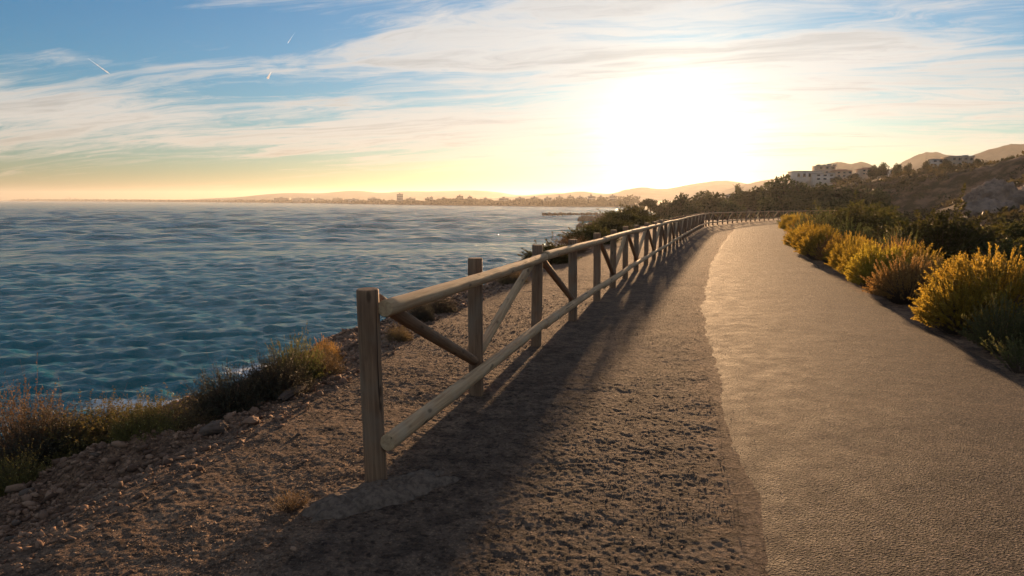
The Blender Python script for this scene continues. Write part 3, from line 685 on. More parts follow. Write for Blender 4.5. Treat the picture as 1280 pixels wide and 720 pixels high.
def proto(kind, leafmat, n, m, seed, H=1.0, t0=0.35, ln=0.05, wd=0.008, spread=0.6, r0=0.005, heads=0, up=0.6, pmax=82, jit=0.16, extra=0, base=0.22, wob=0.03):
    """plant of unit radius: (foliage mesh, stem mesh, seed-head mesh)"""
    B, C, E = branch_set(n, 1.0, H, seed, base, up, pmax, jit, wob)
    V, F, T_ = leaves_on(B, C, E, m, t0, ln, wd, spread, seed)
    fol = mesh_np('foliage', V, F, False, M[leafmat], T_)
    B2, C2, E2 = B, C, E
    if extra:
        b2 = branch_set(extra, 1.06, H*1.05, seed+9, base, up, pmax, jit*1.5, wob); B2, C2, E2 = [np.concatenate(q) for q in zip((B, C, E), b2)]
    V, F = stems_of(B2, C2, E2, r0, r0*0.3); st = mesh_np('stems', V, F, True, M['twig'])
    hd = None
    if heads:
        rg = np.random.default_rng(seed+4); i = rg.integers(0, n, heads); P = E[i]*rg.uniform(0.85, 1.06, (heads, 1)); V, F, T_ = stones(P, np.full(heads, 0.016), OCTA, rg, 0.9, 0)
        hd = mesh_np('seed_heads', V, F, False, M['flower'], T_)
    PROTO[kind] = (fol, st, hd)
for k in range(3):
    proto('gold%d' % k, 'gold', 640, 46, 500+k, 1.0, 0.58, 0.058, 0.0095, 0.62, jit=0.08)
    proto('rust%d' % k, 'rust', 520, 42, 520+k, 1.0, 0.60, 0.058, 0.0090, 0.58, extra=120)
    proto('sage%d' % k, 'sage', 420, 34, 540+k, 1.05, 0.25, 0.070, 0.0095, 0.7)
    proto('dry%d' % k, 'dry', 620, 20, 560+k, 1.0, 0.35, 0.050, 0.0095, 1.3, 0.0045, extra=60, jit=0.3, wob=.14, up=.2, pmax=92)
    proto('weed%d' % k, 'weed', 520, 26, 580+k, 1.0, 0.25, 0.065, 0.0120, 1.3, 0.0045, heads=90, extra=40, jit=0.3, wob=.14, up=.2, pmax=92)
    proto('dark%d' % k, 'dark', 700, 24, 600+k, 1.0, 0.35, 0.050, 0.0105, 1.3, 0.0055, extra=200, jit=0.25, wob=.14, up=.2, pmax=92)
    proto('olive%d' % k, 'olive', 420, 60, 620+k, 1.1, 0.40, 0.085, 0.0200, 1.1, 0.010, jit=0.30, base=0.12)
proto('tuft0', 'sage', 90, 26, 660, 1.1, 0.25, 0.10, 0.017, 0.65, 0.010, pmax=62)
proto('grass0', 'dry', 160, 6, 661, 1.2, 0.2, 0.16, 0.010, 0.35, 0.008, pmax=60)

def plant(name, kind, x, y, rad, h, label, cat='shrub', group=None, rz=None, lean=(0, 0), z=None):
    fol, st, hd = PROTO[kind]; o = empty(name, (x, y, (gz(x, y) if z is None else z)-0.01), random.uniform(0, 6.28) if rz is None else rz)
    o.scale = (rad, rad*random.uniform(0.85, 1.1), h)
    if lean != (0, 0): o.rotation_euler[0], o.rotation_euler[1] = lean
    tag(o, label, cat, group); obj('foliage', fol, o); obj('stems', st, o)
    if hd: obj('seed_heads', hd, o)
    return o
# seaward side, near
plant('shrub', 'dry0', -3.50, 5.0, .40, .62, 'tall brown dry shrub at the left edge above the water')
plant('shrub', 'dark0', -3.25, 4.85, .36, .42, 'blackish twiggy shrub in front of the tall brown one')
plant('shrub', 'weed0', -3.05, 4.25, .17, .24, 'small pale weedy tuft at the far left on the stones')
plant('shrub', 'weed1', -2.98, 5.00, .42, .34, 'olive flowering shrub with pale seed heads right of the blackish one')
plant('shrub', 'weed2', -2.80, 5.30, .45, .36, 'green leafy shrub in the middle of the clump by the water')
plant('shrub', 'dry1', -2.55, 5.15, .36, .27, 'rusty brown shrub at the right end of the clump')
plant('shrub', 'weed0', -2.52, 4.72, .22, .28, 'low yellowish tuft at the front of the clump on the stones', rz=2.0)
plant('shrub', 'dark1', -2.25, 5.60, .34, .40, 'dark grey bare bush beside the water')
plant('shrub', 'dark2', -1.98, 5.85, .30, .36, 'dark bush with yellow-green tips next to the grey one')
plant('shrub', 'sage0', -1.95, 6.35, .30, .46, 'bushy green shrub with sunlit yellow top against the surf')
plant('shrub', 'dry2', -1.78, 6.55, .24, .28, 'russet dry shrub just behind the bushy green one')
plant('shrub', 'rust0', -1.92, 7.3, .16, .34, 'small thin red-brown sprig against the waves')
plant('shrub', 'dark0', -1.22, 9.6, .20, .30, 'small dark round shrub seen beneath the top rail', rz=1)
plant('shrub', 'dark2', -1.05, 10.5, .28, .26, 'low dark scrub on the edge beyond the second post', rz=2)
plant('shrub', 'dry1', -1.30, 8.2, .18, .20, 'low brown tuft on the rim left of the end post', rz=2.5)
plant('shrub', 'dry0', 0.0, 14.6, .35, .35, 'brown scrub on the rim behind the second post', rz=2)
plant('shrub', 'olive0', 1.0, 19.8, .7, .55, 'low green scrub on the rim left of the third post', rz=2)
plant('shrub', 'dry2', 1.9, 24, .8, .6, 'straw coloured scrub on the rim behind the third post', rz=4)
plant('shrub', 'olive1', 3.2, 30, 1.1, .8, 'dark green bush on the rim behind the fourth post', rz=1)
plant('shrub', 'olive2', 5.6, 41, 1.5, .9, 'broad dark bush on the rim beyond the fourth post', rz=3)
plant('shrub', 'olive0', 8.2, 53, 2.0, 1.1, 'dark bush on the rim just right of the shore rocks', rz=5)
plant('shrub', 'olive1', 11.5, 70, 2.6, 1.4, 'wide hazy bush on the bluff below the umbrella-shaped tree', rz=2.2)
plant('dry_tuft', 'grass0', -1.13, 3.50, .13, .09, 'withered reddish grass tuft beside the concrete footing', 'grass tuft')
# landward side, along the road
G1 = 'golden shrubs along the right edge of the road'
plant('shrub', 'gold0', 6.05, 8.85, .85, .94, 'largest golden-yellow shrub at the right edge of the picture', group=G1)
plant('shrub', 'gold1', 5.45, 8.6, .55, .74, 'golden shrub leaning over the asphalt in front of the largest one', group=G1)
plant('shrub', 'sage1', 5.12, 7.35, .38, .58, 'grey-green shrub in front of the largest golden one', group=G1)
plant('shrub', 'tuft0', 4.74, 6.55, .34, .34, 'spiky green tuft nearest the camera on the right road edge', group=G1)
plant('shrub', 'rust0', 6.25, 11.3, .60, .74, 'orange-brown feathery shrub, the nearest one past the gap', group=G1, rz=0)
plant('shrub', 'rust1', 6.85, 11.9, .60, .72, 'orange-tipped shrub behind the feathery orange-brown one', group=G1)
plant('shrub', 'gold2', 6.75, 13.1, .60, .84, 'golden shrub just beyond the orange-brown feathery one', group=G1)
plant('shrub', 'gold0', 7.25, 14.6, .55, .80, 'golden shrub where the row of shrubs is densest', group=G1, rz=2)
plant('shrub', 'gold1', 7.75, 16.2, .62, .84, 'yellow-green shrub in the middle of the roadside row', group=G1, rz=2)
plant('shrub', 'rust2', 8.55, 19.0, .55, .72, 'brownish shrub between two yellow ones in the roadside row', group=G1)
plant('shrub', 'gold2', 8.85, 20.6, .75, .95, 'tall yellow shrub where the road starts to bend', group=G1, rz=2)
plant('shrub', 'gold0', 10.2, 24.6, .80, .95, 'yellow shrub leaning over the bend of the road', group=G1, rz=4)
plant('shrub', 'gold1', 11.7, 28.6, .85, .95, 'yellow shrub beyond the one leaning over the bend', group=G1, rz=4)
plant('shrub', 'rust1', 13.0, 31.5, .85, .95, 'brown shrub near the far end of the roadside row', group=G1, rz=3)
plant('shrub', 'gold2', 14.6, 36, 1.0, 1.1, 'hazy yellow shrub near the far end of the roadside row', group=G1, rz=5)
plant('shrub', 'gold0', 17.0, 43, 1.1, 1.1, 'farthest yellow shrub of the roadside row before the fence end', group=G1, rz=1)
plant('shrub', 'sage2', 20.3, 52, 1.2, 1.1, 'greenish shrub at the very end of the visible road', group=G1, rz=1)
plant('shrub', 'sage0', 9.2, 17.2, .62, .95, 'grey-green dome shrub set back behind the golden row', rz=2)
plant('shrub', 'sage2', 10.6, 22.4, .9, 1.1, 'grey-green shrub set back near the bend', rz=3)
for i, (kd, x, y, r_, h_, lb) in enumerate([('gold1', 7.55, 13.6, .62, .86, 'golden shrub in the second line behind the orange-brown one'), ('rust0', 8.25, 15.6, .62, .80, 'brown-tipped shrub in the second line of the row'),
    ('gold0', 8.45, 17.8, .66, .86, 'yellow shrub filling the row before its brownish gap'), ('gold2', 9.6, 22.6, .8, .95, 'yellow shrub just before the one over the bend'), ('rust2', 11.2, 26.4, .8, .9, 'tawny shrub squeezed between two yellow ones past the bend'),
    ('dry0', 10.2, 20.2, .8, .8, 'dry brown shrub in the second line near the bend'), ('dry1', 7.6, 10.2, .55, .42, 'low withered shrub on the bare gap behind the road edge')]):
    plant('shrub', kd, x, y, r_, h_, lb, group=G1, rz=i*1.1)
G2 = 'dark green bushes in the dip behind the golden row'
for i, (kd, x, y, r_, h_, lb) in enumerate([
    ('olive0', 12.6, 21.0, 1.7, 1.45, 'tall olive-green bush in the dip behind the golden row'),
    ('olive1', 14.8, 22.5, 1.6, 1.15, 'olive-green bush right of the tall one in the dip'),
    ('olive2', 12.4, 17.5, 1.5, .95, 'dark bush in the dip behind the largest golden shrub'),
    ('olive1', 9.4, 12.8, .8, .6, 'low dark bush between the orange and the largest golden shrub'),
    ('olive0', 12.9, 16.2, 1.2, 1.05, 'dark green bush at the right edge of the picture'),
    ('olive2', 10.6, 13.4, 1.1, .85, 'lower dark green bush at the right edge of the picture'),
    ('olive2', 13.4, 29.0, 1.8, 1.3, 'wide green bush behind the grey-green shrub by the bend'),
    ('olive1', 17.0, 35.0, 2.0, 1.5, 'green bush further along the dip'),
    ('olive0', 20.5, 42.0, 2.4, 1.6, 'hazy green bush beside the far bend'),
    ('sage1', 11.2, 26.6, 1.0, 1.35, 'pale upright shrub behind the bend of the road'),
    ('olive2', 25.5, 52.0, 2.6, 1.7, 'hazy rounded bush before the fence end'),
    ('olive1', 19.5, 27.0, 1.9, 1.0, 'low bush at the foot of the rocky hillside'),
    ('olive0', 24.0, 33.0, 2.0, 1.1, 'broad bush at the foot of the hillside below the rock'),
    ('olive1', 17.2, 19.6, 1.6, 1.0, 'broad dark bush in the dip near the right edge')]):
    plant('bush', kd, x, y, r_, h_, lb, 'bush', G2, rz=i*1.3)

M['outcrop'] = m_plain('weathered_outcrop', (0.15, 0.105, 0.078), (0.32, 0.235, 0.180), 1.3, 0.95, 1.0)
# ------------------------------------------------------------------ hillside: outcrops, scrub, trees, houses
for i, (x, y, sx, sy, sz, rz, lb) in enumerate([
    (44.5, 66.0, 3.6, 3.0, 3.2, .5, 'largest grey rock outcrop on the hillside with a sunlit left edge'),
    (49.0, 67.5, 3.8, 2.6, 2.6, 1.2, 'grey rock outcrop at the right edge beside the largest one'),
    (38.0, 58.0, 1.9, 1.5, 1.1, .2, 'pale low rock at the foot of the largest outcrop'),
    (45.5, 56.0, 2.6, 1.6, 1.2, 2.2, 'flat brownish rock below the outcrop at the right edge'),
    (52.0, 66.0, 2.2, 1.6, 1.1, 2.9, 'small pale rock on the slope at the right edge')]):
    rock(x, y, sx, sy, sz, rz, lb, 40+i, 'outcrop', 0.12, 0.55, 4)

def build_scrub():
    # low ground cover on the hill and the dip, too dense to count
    rg = np.random.default_rng(61); r = 14*(230/14)**rg.uniform(0, 1, 9000)**.7; a = np.radians(rg.uniform(15, 44, 9000)); X, Y = r*np.sin(a), r*np.cos(a)
    m = ((sdist(X, Y, ROAD_R) > 5) | (sdist(X, Y, FENCE) < -7)) & (sdist(X, Y, COAST) > 1) & (fbm(X*0.10, Y*0.10, 4, 63)+rg.uniform(-.25, .25, len(X)) > -0.05); X, Y, r = X[m], Y[m], r[m]; z, _, hill, _ = land(X, Y)
    n = len(X); k = 26; sz = (0.30+0.0045*r)*rg.uniform(0.5, 1.5, n)
    D = unit(rg.normal(0, 1, (n, k, 3))); D[..., 2] = np.abs(D[..., 2]); P = np.stack([X, Y, z], 1)[:, None]+D*sz[:, None, None]*np.array([1, 1, .6])*rg.uniform(.3, 1, (n, k, 1))
    ln = np.repeat(sz*0.42, k)*rg.uniform(.6, 1.3, n*k)
    V, F = leaf_quads(P.reshape(-1, 3), unit(D+rg.normal(0, .5, D.shape)).reshape(-1, 3), ln, ln*0.34, rg)
    C = np.repeat(np.repeat(rg.uniform(0, .7, n), k)+rg.uniform(0, .3, n*k), 4)[:, None].repeat(3, 1)
    tag(obj('hillside_scrub', mesh_np('hillside_scrub', V, F, False, M['scrub'], C)), 'low brown and olive scrub covering the hillside', 'scrub', kind='stuff')
M['scrub'] = m_leaf('hillside_scrub_leaf', (0.030, 0.028, 0.010), (0.105, 0.078, 0.032), 0.4)
build_scrub()

def crown_mesh(seed, lobes, k, leaf, mt, flat=0.75):
    """leafy crown of unit radius centred on the origin: uneven lobes, each a shell of leaf clumps with gaps"""
    rg = np.random.default_rng(seed); Ps, Ds = [], []
    for i in range(lobes):
        c = unit(rg.normal(0, 1, 3))*rg.uniform(0.25, 0.72)*np.array([1, 1, flat]); rr = rg.uniform(0.24, 0.46)
        d = unit(rg.normal(0, 1, (k, 3))); q = rr*rg.uniform(0.55, 1.05, (k, 1)); Ps.append(c+d*q*np.array([1, 1, .85])); Ds.append(unit(d+rg.normal(0, .8, (k, 3))))
    P, D = np.concatenate(Ps), np.concatenate(Ds); ln = leaf*rg.uniform(.6, 1.4, len(P))
    V, F = leaf_quads(P, D, ln, ln*0.36, rg); C = np.repeat(rg.uniform(0, 1, len(P)), 4)[:, None].repeat(3, 1)
    return mesh_np('crown', V, F, False, M[mt], C)
def trunk_mesh(seed, h, r, lean=(0, 0), limbs=4, spread=0.5):
    """tapered trunk with limbs; local z up, height h"""
    rg = np.random.default_rng(seed); B = [(0, 0, -0.2)]; C = [(lean[0]*.2, lean[1]*.2, h*.5)]; E = [(lean[0], lean[1], h)]; rad = [(r, r*.55)]
    for i in range(limbs):
        a = i*2.4+rg.uniform(-.4, .4); f = rg.uniform(.45, .8); b = bez(np.array(B[0]), np.array(C[0]), np.array(E[0]), f)
        e = b+np.array([math.cos(a)*spread, math.sin(a)*spread, h*rg.uniform(.3, .55)]); B.append(tuple(b)); C.append(tuple((b+e)/2+np.array([0, 0, h*.05]))); E.append(tuple(e)); rad.append((r*.45, r*.18))
    parts = []
    for b, c, e, (ra, rb) in zip(B, C, E, rad):
        ts = np.linspace(0, 1, 7); ring = []
        for t in ts:
            p = bez(np.array(b), np.array(c), np.array(e), t); q = ra+(rb-ra)*t
            ring.append([(p[0]+q*math.cos(a), p[1]+q*math.sin(a), p[2]) for a in np.linspace(0, 2*np.pi, 8, endpoint=False)])
        V = np.array(ring).reshape(-1, 3); F = np.array([(i*8+j, i*8+(j+1) % 8, (i+1)*8+(j+1) % 8, (i+1)*8+j) for i in range(6) for j in range(8)]); parts.append((V, F))
    V, F = merge(parts); return mesh_np('trunk', V, F, True, M['bark'])
CROWNS = [crown_mesh(700+i, 24, 120, 0.12, 'pine', 0.95) for i in range(4)]
TRUNKS = [trunk_mesh(720+i, 1.0, 0.075, (0.08*(-1)**i, 0.05), 4, 0.45) for i in range(3)]
def tree(x, y, top, half, label, group, i, zb=None, clear=-0.05, name='tree'):
    """top = height above its foot, half = crown half-width"""
    z = gz(x, y) if zb is None else zb; o = empty(name, (x, y, z), i*1.7); tag(o, label, 'tree', group)
    ch = top*(1-clear)/2; c = obj('crown', CROWNS[i % 4], o); c.scale = (half/0.85, half/0.85, ch/0.85); c.location = (0, 0, top-ch)
    t_ = obj('trunk', TRUNKS[i % 3], o); t_.scale = (top*.8, top*.8, top*.72); return o
G3 = 'hazy trees beyond the bend of the path'
SPOT = [(832, 250, 172, 24, 'small hazy tree just right of the umbrella-shaped one'), (852, 243.5, 165, 34, 'hazy rounded tree third from the headland tip'),
        (878, 239, 205, 30, 'distant hazy tree below the sun glow'), (897, 241, 170, 40, 'wide hazy tree above the middle of the fence bend'), (925, 238, 190, 34, 'hazy tree in front of the low white building'),
        (945, 234, 165, 36, 'hazy tree left of the big round one'), (981, 219, 150, 58, 'biggest round tree, standing above the fence end'), (1004, 228, 140, 40, 'tree joined to the right side of the biggest round one'),
        (1030, 229, 138, 46, 'broad dull green tree below the white houses'), (1052, 234, 128, 36, 'low broad tree below the tan houses'), (1075, 232, 120, 40, 'broad dark tree at the foot of the hill left slope'),
        (1010, 246, 112, 44, 'low wide tree behind the end of the fence'), (960, 247, 125, 34, 'low tree right behind the far rails of the fence'), (1042, 248, 100, 40, 'low tree behind the roadside shrubs at the bend'),
        (868, 252, 150, 34, 'low hazy tree behind the curve of the rails'), (915, 251, 140, 38, 'low bushy tree right behind the rails'), (1100, 236, 105, 36, 'scrubby tree on the lower hillside')]
for i, (xx, yt, dd, w, lb) in enumerate(SPOT):
    p = px(xx, yt, dd); g = gz(p[0], p[1]); tree(p[0], p[1], max(2.0, p[2]-g), w/900*dd/2, lb, G3, i)
G4 = 'small trees on the skyline of the hill'
for i, (xx, yt, dd, w, lb) in enumerate([(1046, 221, 235, 14, 'tree between the white houses on the ridge'), (1068, 217, 230, 16, 'tree on the ridge right of the white houses'), (1093, 206, 225, 14, 'dark tree at the left of the tan house'),
                                        (1105, 203, 215, 13, 'round dark tree on the ridge beside the tan house'), (1122, 204, 210, 13, 'round tree at the right end of the ridge houses'), (1136, 204, 190, 10, 'small bush-like tree on the hill crest'),
                                        (1160, 200, 180, 12, 'small tree left of the pale box house'), (1184, 199, 178, 12, 'small tree left of the large crest house'), (1222, 198, 160, 12, 'small tree right of the large crest house'),
                                        (1264, 194.5, 150, 10, 'small bush-like tree near the right edge of the skyline'), (923, 229, 260, 9, 'lone tall thin tree standing out left of the big round one'), (886, 238, 280, 10, 'little tree poking up under the sun')]):
    p = px(xx, yt, dd); g = gz(p[0], p[1]); h = min(max(2.2, p[2]-g), 9); tree(p[0], p[1], h, w/900*dd/2, lb, G4, i, p[2]-h, 0.15)
def umbrella_tree():
    p = px(806, 245, 172); g = gz(p[0], p[1]); h = p[2]-g; o = empty('umbrella_tree', (p[0], p[1], g)); tag(o, 'leaning umbrella-shaped tree at the tip of the headland', 'tree')
    for k, (dx, dz, sx, sz) in enumerate(((0.9, .74, 2.6, 1.35), (-1.9, .55, 1.7, .95), (-3.3, .33, 1.2, .6), (2.9, .55, 2.0, 1.3))):
        c = obj('crown', CROWNS[k], o); c.location = (dx, 0, h*dz); c.scale = (sx, sx, sz)
    for k, (dx, ln) in enumerate(((-0.2, -1.6), (1.2, -.6), (-2.0, -1.0))):
        obj('trunk', trunk_mesh(740+k, h*.7, .17, (ln, 0), 3, .8), o, (dx+.6, 0, 0))
umbrella_tree()

def box(x0, x1, y0, y1, z0, z1):
    V = np.array([(x, y, z) for z in (z0, z1) for y in (y0, y1) for x in (x0, x1)], float)
    return V, np.array([(0, 2, 3, 1), (4, 5, 7, 6), (0, 1, 5, 4), (2, 6, 7, 3), (0, 4, 6, 2), (1, 3, 7, 5)])
def house(xx, yt, yb, w, dd, label, wall, group, hip=False, parapet=False, cols=3, floors=2, rz=0.0):
    """a house whose front is w picture-columns wide; walls, roof, windows"""
    p = px(xx, yt, dd); q = px(xx, yb, dd); W = w/900*dd; H = p[2]-q[2]; D = W*0.8
    o = empty('house', (q[0], q[1], q[2]), rz); tag(o, label, 'house', group); wh = H*(0.74 if hip else 0.9)
    obj('wall', mesh_np('wall', *box(-W/2, W/2, 0, D, -3, wh), False, M[wall]), o)
    if hip:
        e = W*.06; V = [(-W/2-e, -e, wh+.01), (W/2+e, -e, wh+.01), (W/2+e, D+e, wh+.01), (-W/2-e, D+e, wh+.01), (-W*.2, D/2, H), (W*.2, D/2, H)]
        me = bpy.data.meshes.new('roof'); me.from_pydata(V, [], [(0, 1, 5, 4), (1, 2, 5), (2, 3, 4, 5), (3, 0, 4), (3, 2, 1, 0)]); me.materials.append(M['roof'])
    else:
        parts = [box(-W/2-.15, W/2+.15, -.15, D+.15, wh+.005, H-(H*.08 if parapet else 0))]
        if parapet: parts += [box(-W*.48+W*.30*k, -W*.48+W*.30*k+W*.12, 0, D*.5, H*.92, H*(1.06 if k == 2 else 1.0)) for k in range(4)]
        me = mesh_np('roof', *merge(parts), False, M['wall_g'])
    obj('roof', me, o)
    fh = wh/floors
    for f in range(floors):
        for c in range(cols):
            cx = -W/2+W*(c+.5)/cols; ww = W/cols*.22
            wd = obj('window', mesh_np('window', *box(cx-ww-.08, cx+ww+.08, -.06, .05, f*fh+fh*.28, f*fh+fh*.80), False, M['wall_g']), o)
            obj('pane', mesh_np('pane', *box(cx-ww, cx+ww, -.075, -.055, f*fh+fh*.32, f*fh+fh*.76), False, M['glass']), wd)
G5 = 'houses along the ridge'
for a in ((1012, 213.5, 224, 34, 262, 'long low white house at the left end of the ridge', 'wall_w', G5, False, False, 5, 1), (1033, 205.5, 224, 22, 285, 'tall tan block house rising behind the white ones', 'wall_t', G5, False, True, 3, 3),
          (1031, 216, 226, 24, 258, 'pale grey house in front of the tall tan block', 'wall_w', G5, False, False, 3, 2), (1055, 211, 222, 20, 280, 'tan house with red roof right of the tall block', 'wall_t', G5, True, False, 3, 2),
          (1060, 223, 231, 18, 240, 'small white house lower on the ridge', 'wall_w', G5, True, False, 2, 1), (1086, 209, 219, 18, 250, 'tan house under the double hump of the mountain', 'wall_t', G5, True, False, 3, 2),
          (1111, 212, 219, 16, 240, 'small pale house at the right end of the ridge row', 'wall_w', G5, False, False, 2, 1), (1172, 198.5, 208, 14, 185, 'pale box-shaped house on the hill crest', 'wall_w', G5, False, False, 2, 2),
          (1203, 194.5, 208, 28, 182, 'large crest house with a jagged roofline', 'wall_t', G5, False, True, 4, 2), (922, 243, 251, 22, 255, 'low white building among the hazy trees', 'wall_w', G5, False, False, 4, 1),
          (1047, 228, 234, 14, 225, 'little white house below the others on the slope', 'wall_w', G5, True, False, 2, 1)):
    house(*a)

# ------------------------------------------------------------------ far shore: town, woods, groyne, reef, cranes
def shore_point(xx):
    """point of the bay shore on the sight line of picture column xx"""
    L = spline(BAY, 12); u = (xx-640)/900; c = L[:, 0]/L[:, 1]*math.cos(0.1216)
    c = L[:, 0]/L[:, 1]; i = np.argmin(np.abs(c[40:]-u/1.0))+40; return L[i]
def build_town():
    rg = np.random.default_rng(71); G = 'blocks of the far seaside town'; k = 0
    cols = [('wall_w', 'white'), ('wall_t', 'tan'), ('wall_g', 'grey')]
    spots = [(502, 12, 8), (576, 10.5, 8), (588, 9.5, 6), (541, 8.5, 4), (536, 7, 7), (470, 6, 16), (445, 5, 14), (425, 5.5, 12), (403, 5, 10), (380, 5, 22), (355, 5.5, 18), (515, 6.5, 12), (556, 7, 16), (608, 7, 14),
             (630, 8, 12), (650, 8.5, 12), (668, 9.5, 10), (684, 9, 9), (699, 10, 8), (712, 11, 8), (724, 10, 9), (738, 11.5, 8), (750, 10.5, 8), (764, 12, 8)]
    where = ['far left end', 'left third', 'middle', 'right third', 'right end by the headland']
    for xx, hp, wp in spots:
        s = shore_point(xx); d = s[1]+35+rg.uniform(0, 60); x = (xx-640)/900*d*1.007; W, H = wp/900*d, hp/900*d; m, cn = cols[k % 3]
        o = empty('town_block', (x, d, SEA+1.2), rg.uniform(-.2, .2))
        if xx == 502: lb = 'tallest lone tower of the far town, left of its middle'
        elif xx in (576, 588): lb = 'taller of the twin towers in the far town' if xx == 576 else 'shorter of the twin towers in the far town'
        else: lb = '%s block of the far town, number %s from the left in its shore row' % (cn, ['one', 'two', 'three', 'four', 'five', 'six', 'seven', 'eight', 'nine', 'ten', 'eleven', 'twelve', 'thirteen', 'fourteen', 'fifteen', 'sixteen', 'seventeen', 'eighteen', 'nineteen', 'twenty', 'twenty-one', 'twenty-two', 'twenty-three', 'twenty-four'][sorted(q[0] for q in spots).index(xx)])
        tag(o, lb, 'building', G); obj('wall', mesh_np('wall', *box(-W/2, W/2, 0, W*.5, 0, H), False, M[m]), o)
        obj('roof', mesh_np('roof', *merge([box(-W/2-.3, W/2+.3, -.3, W*.5+.3, H+.01, H+.6), box(-W*.15, W*.1, W*.1, W*.3, H+.6, H+3)]), False, M['wall_g']), o)
        nf = max(2, int(H/3.2)); parts = [box(-W*.47, W*.47, -.12, .1, f*H/nf+H/nf*.35, f*H/nf+H/nf*.75) for f in range(nf)]
        obj('window_band', mesh_np('window_band', *merge(parts), False, M['glass']), o); k += 1
build_town()
def build_far_woods():
    rg = np.random.default_rng(81); L = spline(BAY, 60); m = (L[:, 1] > 960) & (L[:, 1] < 6200); L = L[m]
    xx = L[:, 0]/L[:, 1]*900+640; hp = np.interp(xx, [0, 250, 350, 500, 640, 780], [0.7, 1.0, 2.6, 5.0, 8.5, 12.5])
    n = len(L); k = 120; Q = np.repeat(np.arange(n), k); d = L[Q, 1]; h = hp[Q]*d/900*(0.72+0.75*vnoise(np.repeat(xx, k)*0.22, np.zeros(n*k), 3))
    P = np.stack([L[Q, 0]+rg.uniform(-14, 14, n*k)*d/1500+12, d+rg.uniform(8, 34, n*k)*d/1200, SEA+.6+h*rg.uniform(0, 1, n*k)], 1)
    V, F = leaf_quads(P, unit(rg.normal(0, 1, P.shape)), d/900*2.2*rg.uniform(.6, 1.4, n*k), d/900*0.9, rg)
    tag(obj('far_wood', mesh_np('far_wood', V, F, False, M['wood_far'], np.repeat(rg.uniform(0, 1, n*k), 4)[:, None].repeat(3, 1))), 'dark belt of trees along the far shore of the bay', 'wood', kind='stuff')
build_far_woods()
def rock_bar(name, A, B, w, h, n, label, cat, seed):
    rg = np.random.default_rng(seed); t = rg.uniform(0, 1, n); A, B = np.array(A), np.array(B); d = unit((B-A)[None])[0]; nr = np.array([d[1], -d[0]])
    u = rg.normal(0, .42, n); P2 = A+(B-A)*t[:, None]+nr*(u*w)[:, None]; z = SEA+h*np.maximum(0, 1-np.abs(u)*1.1)*rg.uniform(.4, 1, n)
    V, F, C = stones(np.column_stack([P2, z]), rg.uniform(.5, 1.2, n)*w*.22, ico(), rg, .65, 0)
    tag(obj(name, mesh_np(name, V, F, False, M['boulder'], C)), label, cat)
rock_bar('breakwater', (18, 436), (78, 442), 4, 1.9, 420, 'thin dark breakwater of boulders reaching out from the headland', 'breakwater', 91)
rock_bar('reef', (31, 318), (62, 330), 9, 1.5, 420, 'low dark rock reef in front of the breakwater', 'reef', 92)
rock_bar('shore_rocks', (29, 250), (44, 266), 7, 2.2, 300, 'jumbled rocks at the waterline below the umbrella-shaped tree', 'rocks', 93)
def crane(xx, d, H, label, flip=1):
    o = empty('harbour_crane', ((xx-640)/900*d, d, SEA+2)); tag(o, label, 'crane', 'cranes of the distant harbour'); w = H*.3
    for sx in (-1, 1):
        for sy in (-1, 1): obj('leg', mesh_np('leg', *box(sx*w/2-.9, sx*w/2+.9, sy*w/2-.9, sy*w/2+.9, 0, H*.55), False, M['steel']), o)
    obj('portal', mesh_np('portal', *box(-w/2-1, w/2+1, -w/2-1, w/2+1, H*.5, H*.58), False, M['steel']), o)
    b = obj('boom', mesh_np('boom', *box(-H*.2, H*.75, -1, 1, -1, 1), False, M['steel']), o, (0, 0, H*.62)); b.rotation_euler = (0, -.5 if flip > 0 else math.pi+.5, 0)
    obj('cab', mesh_np('cab', *box(-w*.3, w*.3, -w*.2, w*.2, H*.59, H*.72), False, M['steel']), o)
crane(92, 6300, 42, 'left crane of the distant harbour group', -1); crane(98, 6300, 34, 'right crane of the distant harbour group', 1)
crane(86, 6350, 24, 'low crane at the left of the distant harbour group', 1)
def ship(xx, d, Ln, label):
    o = empty('cargo_ship', ((xx-640)/900*d, d, SEA)); tag(o, label, 'ship')
    V = np.array([(-Ln/2, -6, 0), (Ln*.46, -5, 0), (Ln*.46, 5, 0), (-Ln/2, 6, 0), (-Ln/2, -7, 9), (Ln*.52, -6, 10), (Ln*.52, 6, 10), (-Ln/2, 7, 9)], float)
    obj('hull', mesh_np('hull', V, [(3, 2, 1, 0), (4, 5, 6, 7), (0, 1, 5, 4), (1, 2, 6, 5), (2, 3, 7, 6), (3, 0, 4, 7)], False, M['steel']), o)
    obj('bridge', mesh_np('bridge', *merge([box(Ln*.05, Ln*.22, -5, 5, 9.6, 23), box(Ln*.08, Ln*.12, -1, 1, 23, 30)]), False, M['wall_g']), o)
ship(39, 6000, 60, 'lone ship on the horizon at the far left')
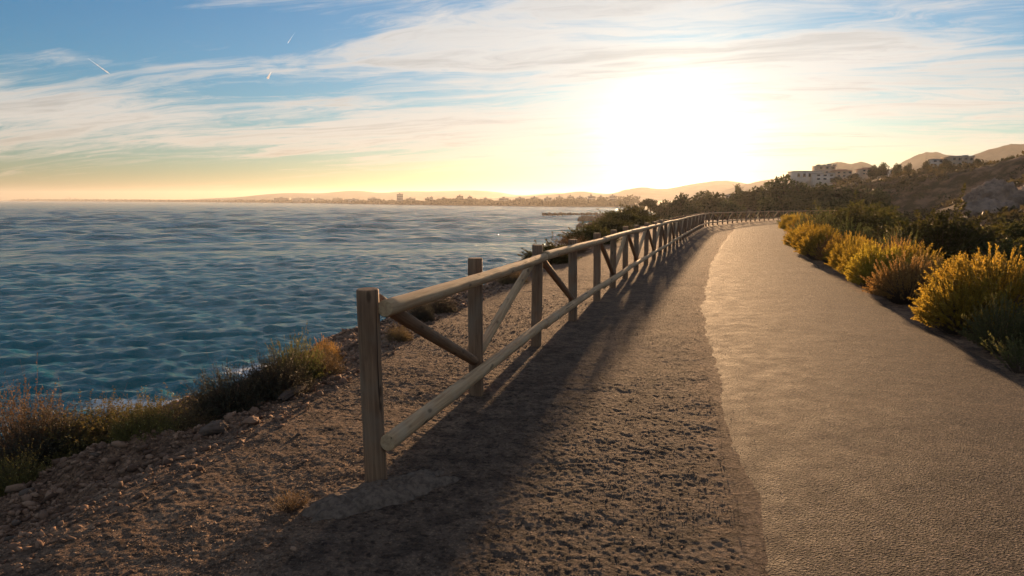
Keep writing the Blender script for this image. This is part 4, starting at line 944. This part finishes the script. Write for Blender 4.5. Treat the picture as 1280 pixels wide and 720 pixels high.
def contrail(x0, y0, x1, y1, wd, label):
    a, b = px(x0, y0, 14000), px(x1, y1, 14000); v = Vector(b-a); n = 14; V, F = [], []
    for i in range(n+1):
        t = i/n; r = wd*(0.25+1.1*t if t < .9 else 1.25*(1-t)*10+.05)*(1+.25*math.sin(i*2.3))
        for k in range(8): V.append((r*math.cos(k*math.pi/4), r*math.sin(k*math.pi/4), t*v.length))
    for i in range(n):
        for k in range(8): F.append((i*8+k, i*8+(k+1) % 8, (i+1)*8+(k+1) % 8, (i+1)*8+k))
    for c, zz in ((0, 0.0), (n, v.length)):
        V.append((0, 0, zz)); ci = len(V)-1
        F += [((c*8+(k+1) % 8), c*8+k, ci, ci) if c == 0 else (c*8+k, c*8+(k+1) % 8, ci, ci) for k in range(8)]
    me = bpy.data.meshes.new('contrail'); me.from_pydata(V, [], [tuple(dict.fromkeys(f)) for f in F]); me.materials.append(M['trail'])
    o = obj('contrail', me); aim(o, Vector(a), Vector(b)); tag(o, label, 'contrail', 'aircraft trails in the sky')
def m_vapour():
    m = bpy.data.materials.new('condensed_vapour'); m.use_nodes = True; t = T(m.node_tree)
    v = t.n('VolumePrincipled', {'Color': (1, 1, 1, 1), 'Density': 0.035, 'Anisotropy': 0.3})
    t.t.links.new(v.outputs[0], t.n('OutputMaterial').inputs['Volume']); return m
M['trail'] = m_vapour()
contrail(110, 73, 138, 93, 10, 'white slanting vapour trail in the blue at the upper left')
contrail(339, 90, 334, 99, 20, 'short bright vapour trail pointing up between the cloud streaks')
contrail(369, 40, 359, 55, 6, 'faint thin vapour trail in front of the cloud veil')

# ------------------------------------------------------------------ haze (round everything but the sky)
def build_haze():
    x0, x1, y0, y1, z0, z1 = -7600, 4000, -900, 8300, SEA-3.5, 96
    V = [(x, y, z) for z in (z0, z1) for y in (y0, y1) for x in (x0, x1)]
    F = [(0, 2, 3, 1), (4, 5, 7, 6), (0, 1, 5, 4), (2, 6, 7, 3), (0, 4, 6, 2), (1, 3, 7, 5)]
    m = bpy.data.materials.new('sea_haze'); m.use_nodes = True; t = T(m.node_tree)
    v = t.n('VolumePrincipled', {'Color': (0.97, 0.95, 0.93, 1), 'Density': 0.95e-4, 'Anisotropy': 0.50})
    t.t.links.new(v.outputs[0], t.n('OutputMaterial').inputs['Volume'])
    o = obj('haze', mesh_np('haze', V, F, False, m)); tag(o, kind='stuff', label='thin golden sea haze in the evening air', cat='haze')
build_haze()
